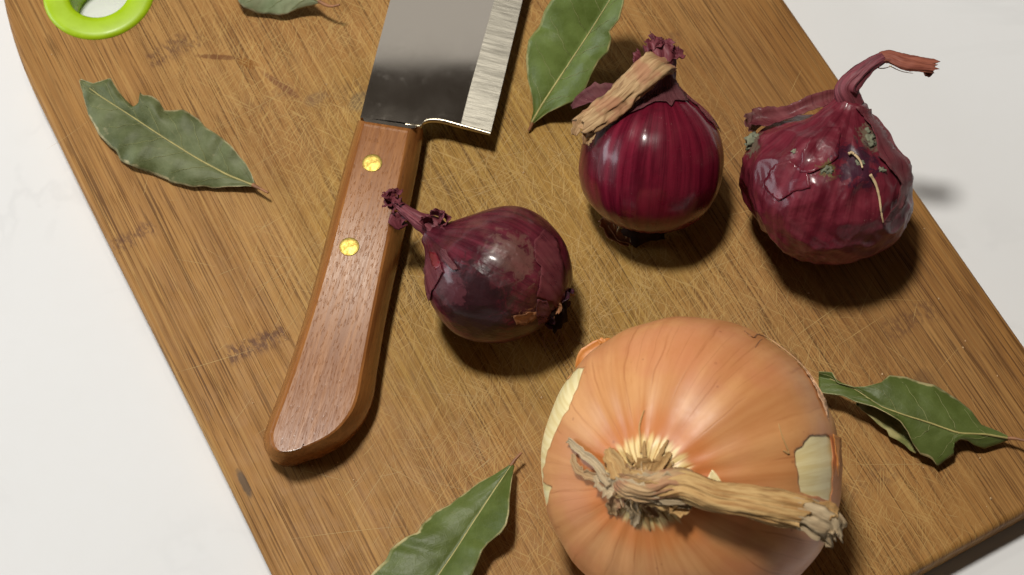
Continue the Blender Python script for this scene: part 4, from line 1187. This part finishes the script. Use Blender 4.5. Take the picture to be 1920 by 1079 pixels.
# ------------------------------------------------------------------ bay leaves
def leaf(name, label, rib, left, right, mat, seed=1, ripple=1.0, bulge=0.0, stem=None, veins=9, rib_r=0.42, group='dried bay leaves', fold=None):
    n, m = 90, 13
    R_ = resample([P(*p) for p in rib], n); L_ = resample([P(*p) for p in left], n); T_ = resample([P(*p) for p in right], n)
    base = P(rib[len(rib) // 2][0], rib[len(rib) // 2][1], 0)
    org = Vector((base.x, base.y, 0))
    v, uv = [], []
    for i in range(n):
        f = i / (n - 1)
        for k in range(2 * m - 1):
            s = (k - (m - 1)) / (m - 1)
            e = L_[i] if s < 0 else T_[i]
            a = abs(s)
            p = R_[i] * (1 - a) + e * a
            up = bulge * math.sin(a * math.pi) * math.sin(math.pi * f) + ripple * a * a * (nz(f * 7 + seed, s * 1.2, seed) * 1.6 + nz(f * 17, s * 2, seed + 4) * 0.6)
            sv_ = math.cos((f * 26 - a * 9) * 2.0)
            up += 0.10 * sv_ * (1 - a) * min(1, a * 4) - (0.25 * math.exp(-(a / 0.08) ** 2))
            z = max(p[2] + up, 0.25)
            v.append(Vector((p[0], p[1], z)) - org)
            uv.append((f, 0.5 + s * 0.5))
    root = empty(name, org, label, 'leaf', group)
    lb = mk('leaf_blade', v, grid_faces(n, 2 * m - 1), mat, root, Matrix.Translation(org), uv=uv, solid=0.28, off=-1)
    ribp = [Vector(v[i * (2 * m - 1) + m - 1]) + org + Vector((0, 0, 0.22)) for i in range(0, n, 6)]
    thread('midrib', lb, ribp if rib[0][0] else ribp, rib_r, M['rib'], 50, 0.45)
    w = 2 * m - 1
    for q_ in range(veins):
        f0 = 0.10 + 0.78 * q_ / max(1, veins - 1)
        for sg in (-1, 1):
            pts_ = []
            ff = f0 + (0.02 if sg > 0 else 0)
            for k in range(8):
                a = k / 7 * 0.86
                i = min(n - 1, int((ff + 0.13 * a + 0.05 * a * a) * (n - 1)))
                j = (m - 1) + sg * int(round(a * (m - 1)))
                pts_.append(Vector(v[i * w + j]) + org + Vector((0, 0, 0.06)))
            thread('side_vein', lb, pts_, 0.13, M['vein'], 16, 0.4)
    if stem:
        thread('stem', root, [P(*p) for p in stem], 0.75, M['stem'], 16, 0.55)
    return root

leaf('bay_leaf', 'grey-green dry bay leaf with torn tip left of the knife handle',
     [(476, 348, 4), (430, 330, 4), (370, 298, 4.5), (300, 254, 5), (240, 214, 5), (190, 182, 4.5), (152, 154, 4)],
     [(476, 350, 3.5), (440, 351, 3), (400, 353, 2.5), (385, 349, 3), (360, 350, 3), (320, 341, 2.5), (313, 335, 3), (285, 325, 2), (258, 318, 2), (245, 312, 3), (225, 300, 2), (218, 284, 3), (205, 275, 2), (185, 253, 2), (178, 238, 3), (165, 215, 2.5), (157, 185, 3), (150, 151, 4)],
     [(477, 346, 4.5), (470, 322, 6), (460, 305, 7), (447, 290, 7), (435, 276, 7.5), (420, 264, 6), (405, 252, 8), (398, 247, 8), (385, 240, 7), (372, 223, 7), (345, 206, 8), (325, 203, 7), (307, 203, 7), (298, 188, 8), (283, 179, 8.5), (266, 178, 8.5), (262, 172, 9), (266, 182, 8), (258, 196, 6), (250, 200, 5.5), (235, 186, 6), (222, 170, 6), (207, 146, 7), (195, 152, 5), (175, 157, 4.5), (151, 150, 4)],
     M['leaf_gray'], 3, 1.4, 1.5, [(474, 347, 4), (488, 354, 5), (503, 362, 5.5)], 7)
leaf('bay_leaf', 'pale curled bay leaf cut off by the top edge of the photo',
     [(600, 2, 9), (570, -8, 9), (530, -22, 9), (480, -38, 9), (430, -60, 10)],
     [(598, 6, 8), (575, 12, 6), (560, 17, 5), (540, 27, 3.5), (525, 30, 3), (505, 26, 3), (480, 24, 3), (457, 15, 5), (448, 4, 7), (440, -15, 9), (425, -62, 10)],
     [(600, -3, 10), (570, -35, 12), (530, -60, 12), (480, -80, 12), (430, -75, 11)],
     M['leaf_pale'], 9, 0.7, 1.0, [(597, 2, 9), (612, 10, 9), (624, 12, 10), (637, 9, 12)], 5)
leaf('bay_leaf', 'broad glossy green bay leaf between the knife blade and glossy onion',
     [(996, 232, 3), (1014, 200, 6), (1060, 130, 14), (1105, 62, 24), (1145, -2, 36), (1175, -60, 44)],
     [(994, 232, 3), (1000, 205, 5), (998, 185, 6), (989, 150, 8), (986, 110, 12), (991, 75, 17), (1012, 45, 20), (1020, 20, 24), (1035, 0, 28), (1058, -30, 34), (1150, -80, 44)],
     [(999, 232, 3), (1025, 213, 6), (1075, 190, 13), (1098, 165, 17), (1108, 140, 20), (1122, 116, 22), (1140, 98, 26), (1146, 76, 29), (1142, 60, 31), (1160, 38, 36), (1168, 10, 40), (1172, -20, 44), (1185, -70, 48)],
     M['leaf_green'], 12, 0.9, 1.5, [(998, 230, 3), (995, 238, 2.2), (991, 246, 1.2)], 6)
leaf('bay_leaf', 'curled bay leaf behind the yellow onion on its right',
     [(1896, 823, 5), (1850, 815, 7), (1795, 812, 9), (1740, 792, 10.5), (1700, 780, 11), (1650, 762, 11), (1600, 728, 10), (1560, 712, 9), (1535, 706, 8)],
     [(1896, 824, 4), (1870, 834, 3), (1845, 842, 3), (1828, 836, 5), (1815, 826, 7), (1800, 824, 8), (1786, 836, 7), (1790, 852, 5), (1775, 862, 5), (1758, 875, 4), (1748, 862, 5), (1725, 852, 6), (1712, 832, 8), (1704, 812, 10), (1690, 792, 12), (1665, 776, 13), (1640, 763, 13), (1605, 754, 12), (1580, 742, 11), (1550, 738, 10), (1535, 735, 9)],
     [(1896, 821, 5), (1870, 808, 5), (1840, 796, 6), (1822, 772, 7), (1800, 752, 8), (1775, 735, 9), (1752, 722, 10), (1725, 716, 10), (1700, 707, 11), (1668, 703, 12), (1652, 717, 12), (1620, 726, 11), (1598, 727, 10.5), (1570, 719, 10.5), (1563, 705, 11), (1560, 698, 11), (1535, 698, 10)],
     M['leaf_deep'], 17, 0.5, 0.8, [(1890, 822, 5), (1905, 823, 6), (1922, 827, 7)], 6)
L4b = [o for o in COL.objects if o.get('category') == 'leaf'][-1]
ribbon('folded_edge', L4b, [P(1606, 752, 8), P(1640, 768, 5.5), (P(1680, 800, 4)), P(1722, 846, 3)], [3, 7, 8, 3], M['leaf_green'], curl=0.1, jag=0.15, seed=200)
leaf('bay_leaf', 'dark green bay leaf in front of the yellow onion at the lower photo edge',
     [(960, 872, 6), (930, 916, 6), (890, 976, 6), (852, 1036, 6), (822, 1079, 6), (780, 1140, 6), (730, 1200, 5)],
     [(957, 872, 6), (930, 889, 5), (900, 905, 4), (878, 922, 4), (857, 937, 4), (845, 947, 5), (818, 960, 5), (792, 983, 5), (783, 1000, 6), (762, 1008, 6), (745, 1020, 5), (732, 1032, 6), (724, 1050, 6), (706, 1066, 6), (695, 1079, 5), (675, 1110, 5), (680, 1170, 5), (726, 1205, 5)],
     [(963, 874, 7), (960, 900, 10), (956, 935, 13), (955, 965, 14), (950, 985, 14), (940, 1000, 13), (915, 1020, 11), (905, 1032, 12), (898, 1050, 11), (885, 1079, 10), (860, 1120, 9), (800, 1180, 6), (736, 1206, 5)],
     M['leaf_deep'], 23, 0.7, 1.0, [(958, 874, 6), (966, 862, 6.5), (978, 849, 7)], 6)

# ------------------------------------------------------------------ crumbs
cv2, cf2 = [], []
spots = [(1302, 604), (1312, 512), (634, 928), (585, 873), (663, 900), (668, 904), (890, 440), (1838, 860), (1850, 950), (1870, 705), (1800, 545), (1815, 500), (1760, 560), (1858, 935), (97, 102), (1810, 640), (1806, 652)]
for k in range(60): spots.append((random.uniform(420, 1850), random.uniform(150, 1060)))
for (u, v) in spots:
    c_ = P(u, v, 0.2)
    loc = BM.inverted() @ c_
    if not (-110 < loc.x < 140 and -145 < loc.y < 190): continue
    r_ = random.uniform(0.15, 0.38)
    b0 = len(cv2)
    for d in ((1, 0, 0), (-1, 0, 0), (0, 1, 0), (0, -1, 0), (0, 0, 1), (0, 0, -1)):
        cv2.append(tuple(c_[i] + d[i] * r_ * random.uniform(0.6, 1.5) for i in range(3)))
    for f in ((0, 2, 4), (2, 1, 4), (1, 3, 4), (3, 0, 4), (2, 0, 5), (1, 2, 5), (3, 1, 5), (0, 3, 5)):
        cf2.append(tuple(b0 + q for q in f))
o = mk('crumbs', cv2, cf2, M['crumb'], smooth=False)
tag(o, 'tiny pale crumbs scattered over the chopping board', 'crumbs', None, 'stuff')
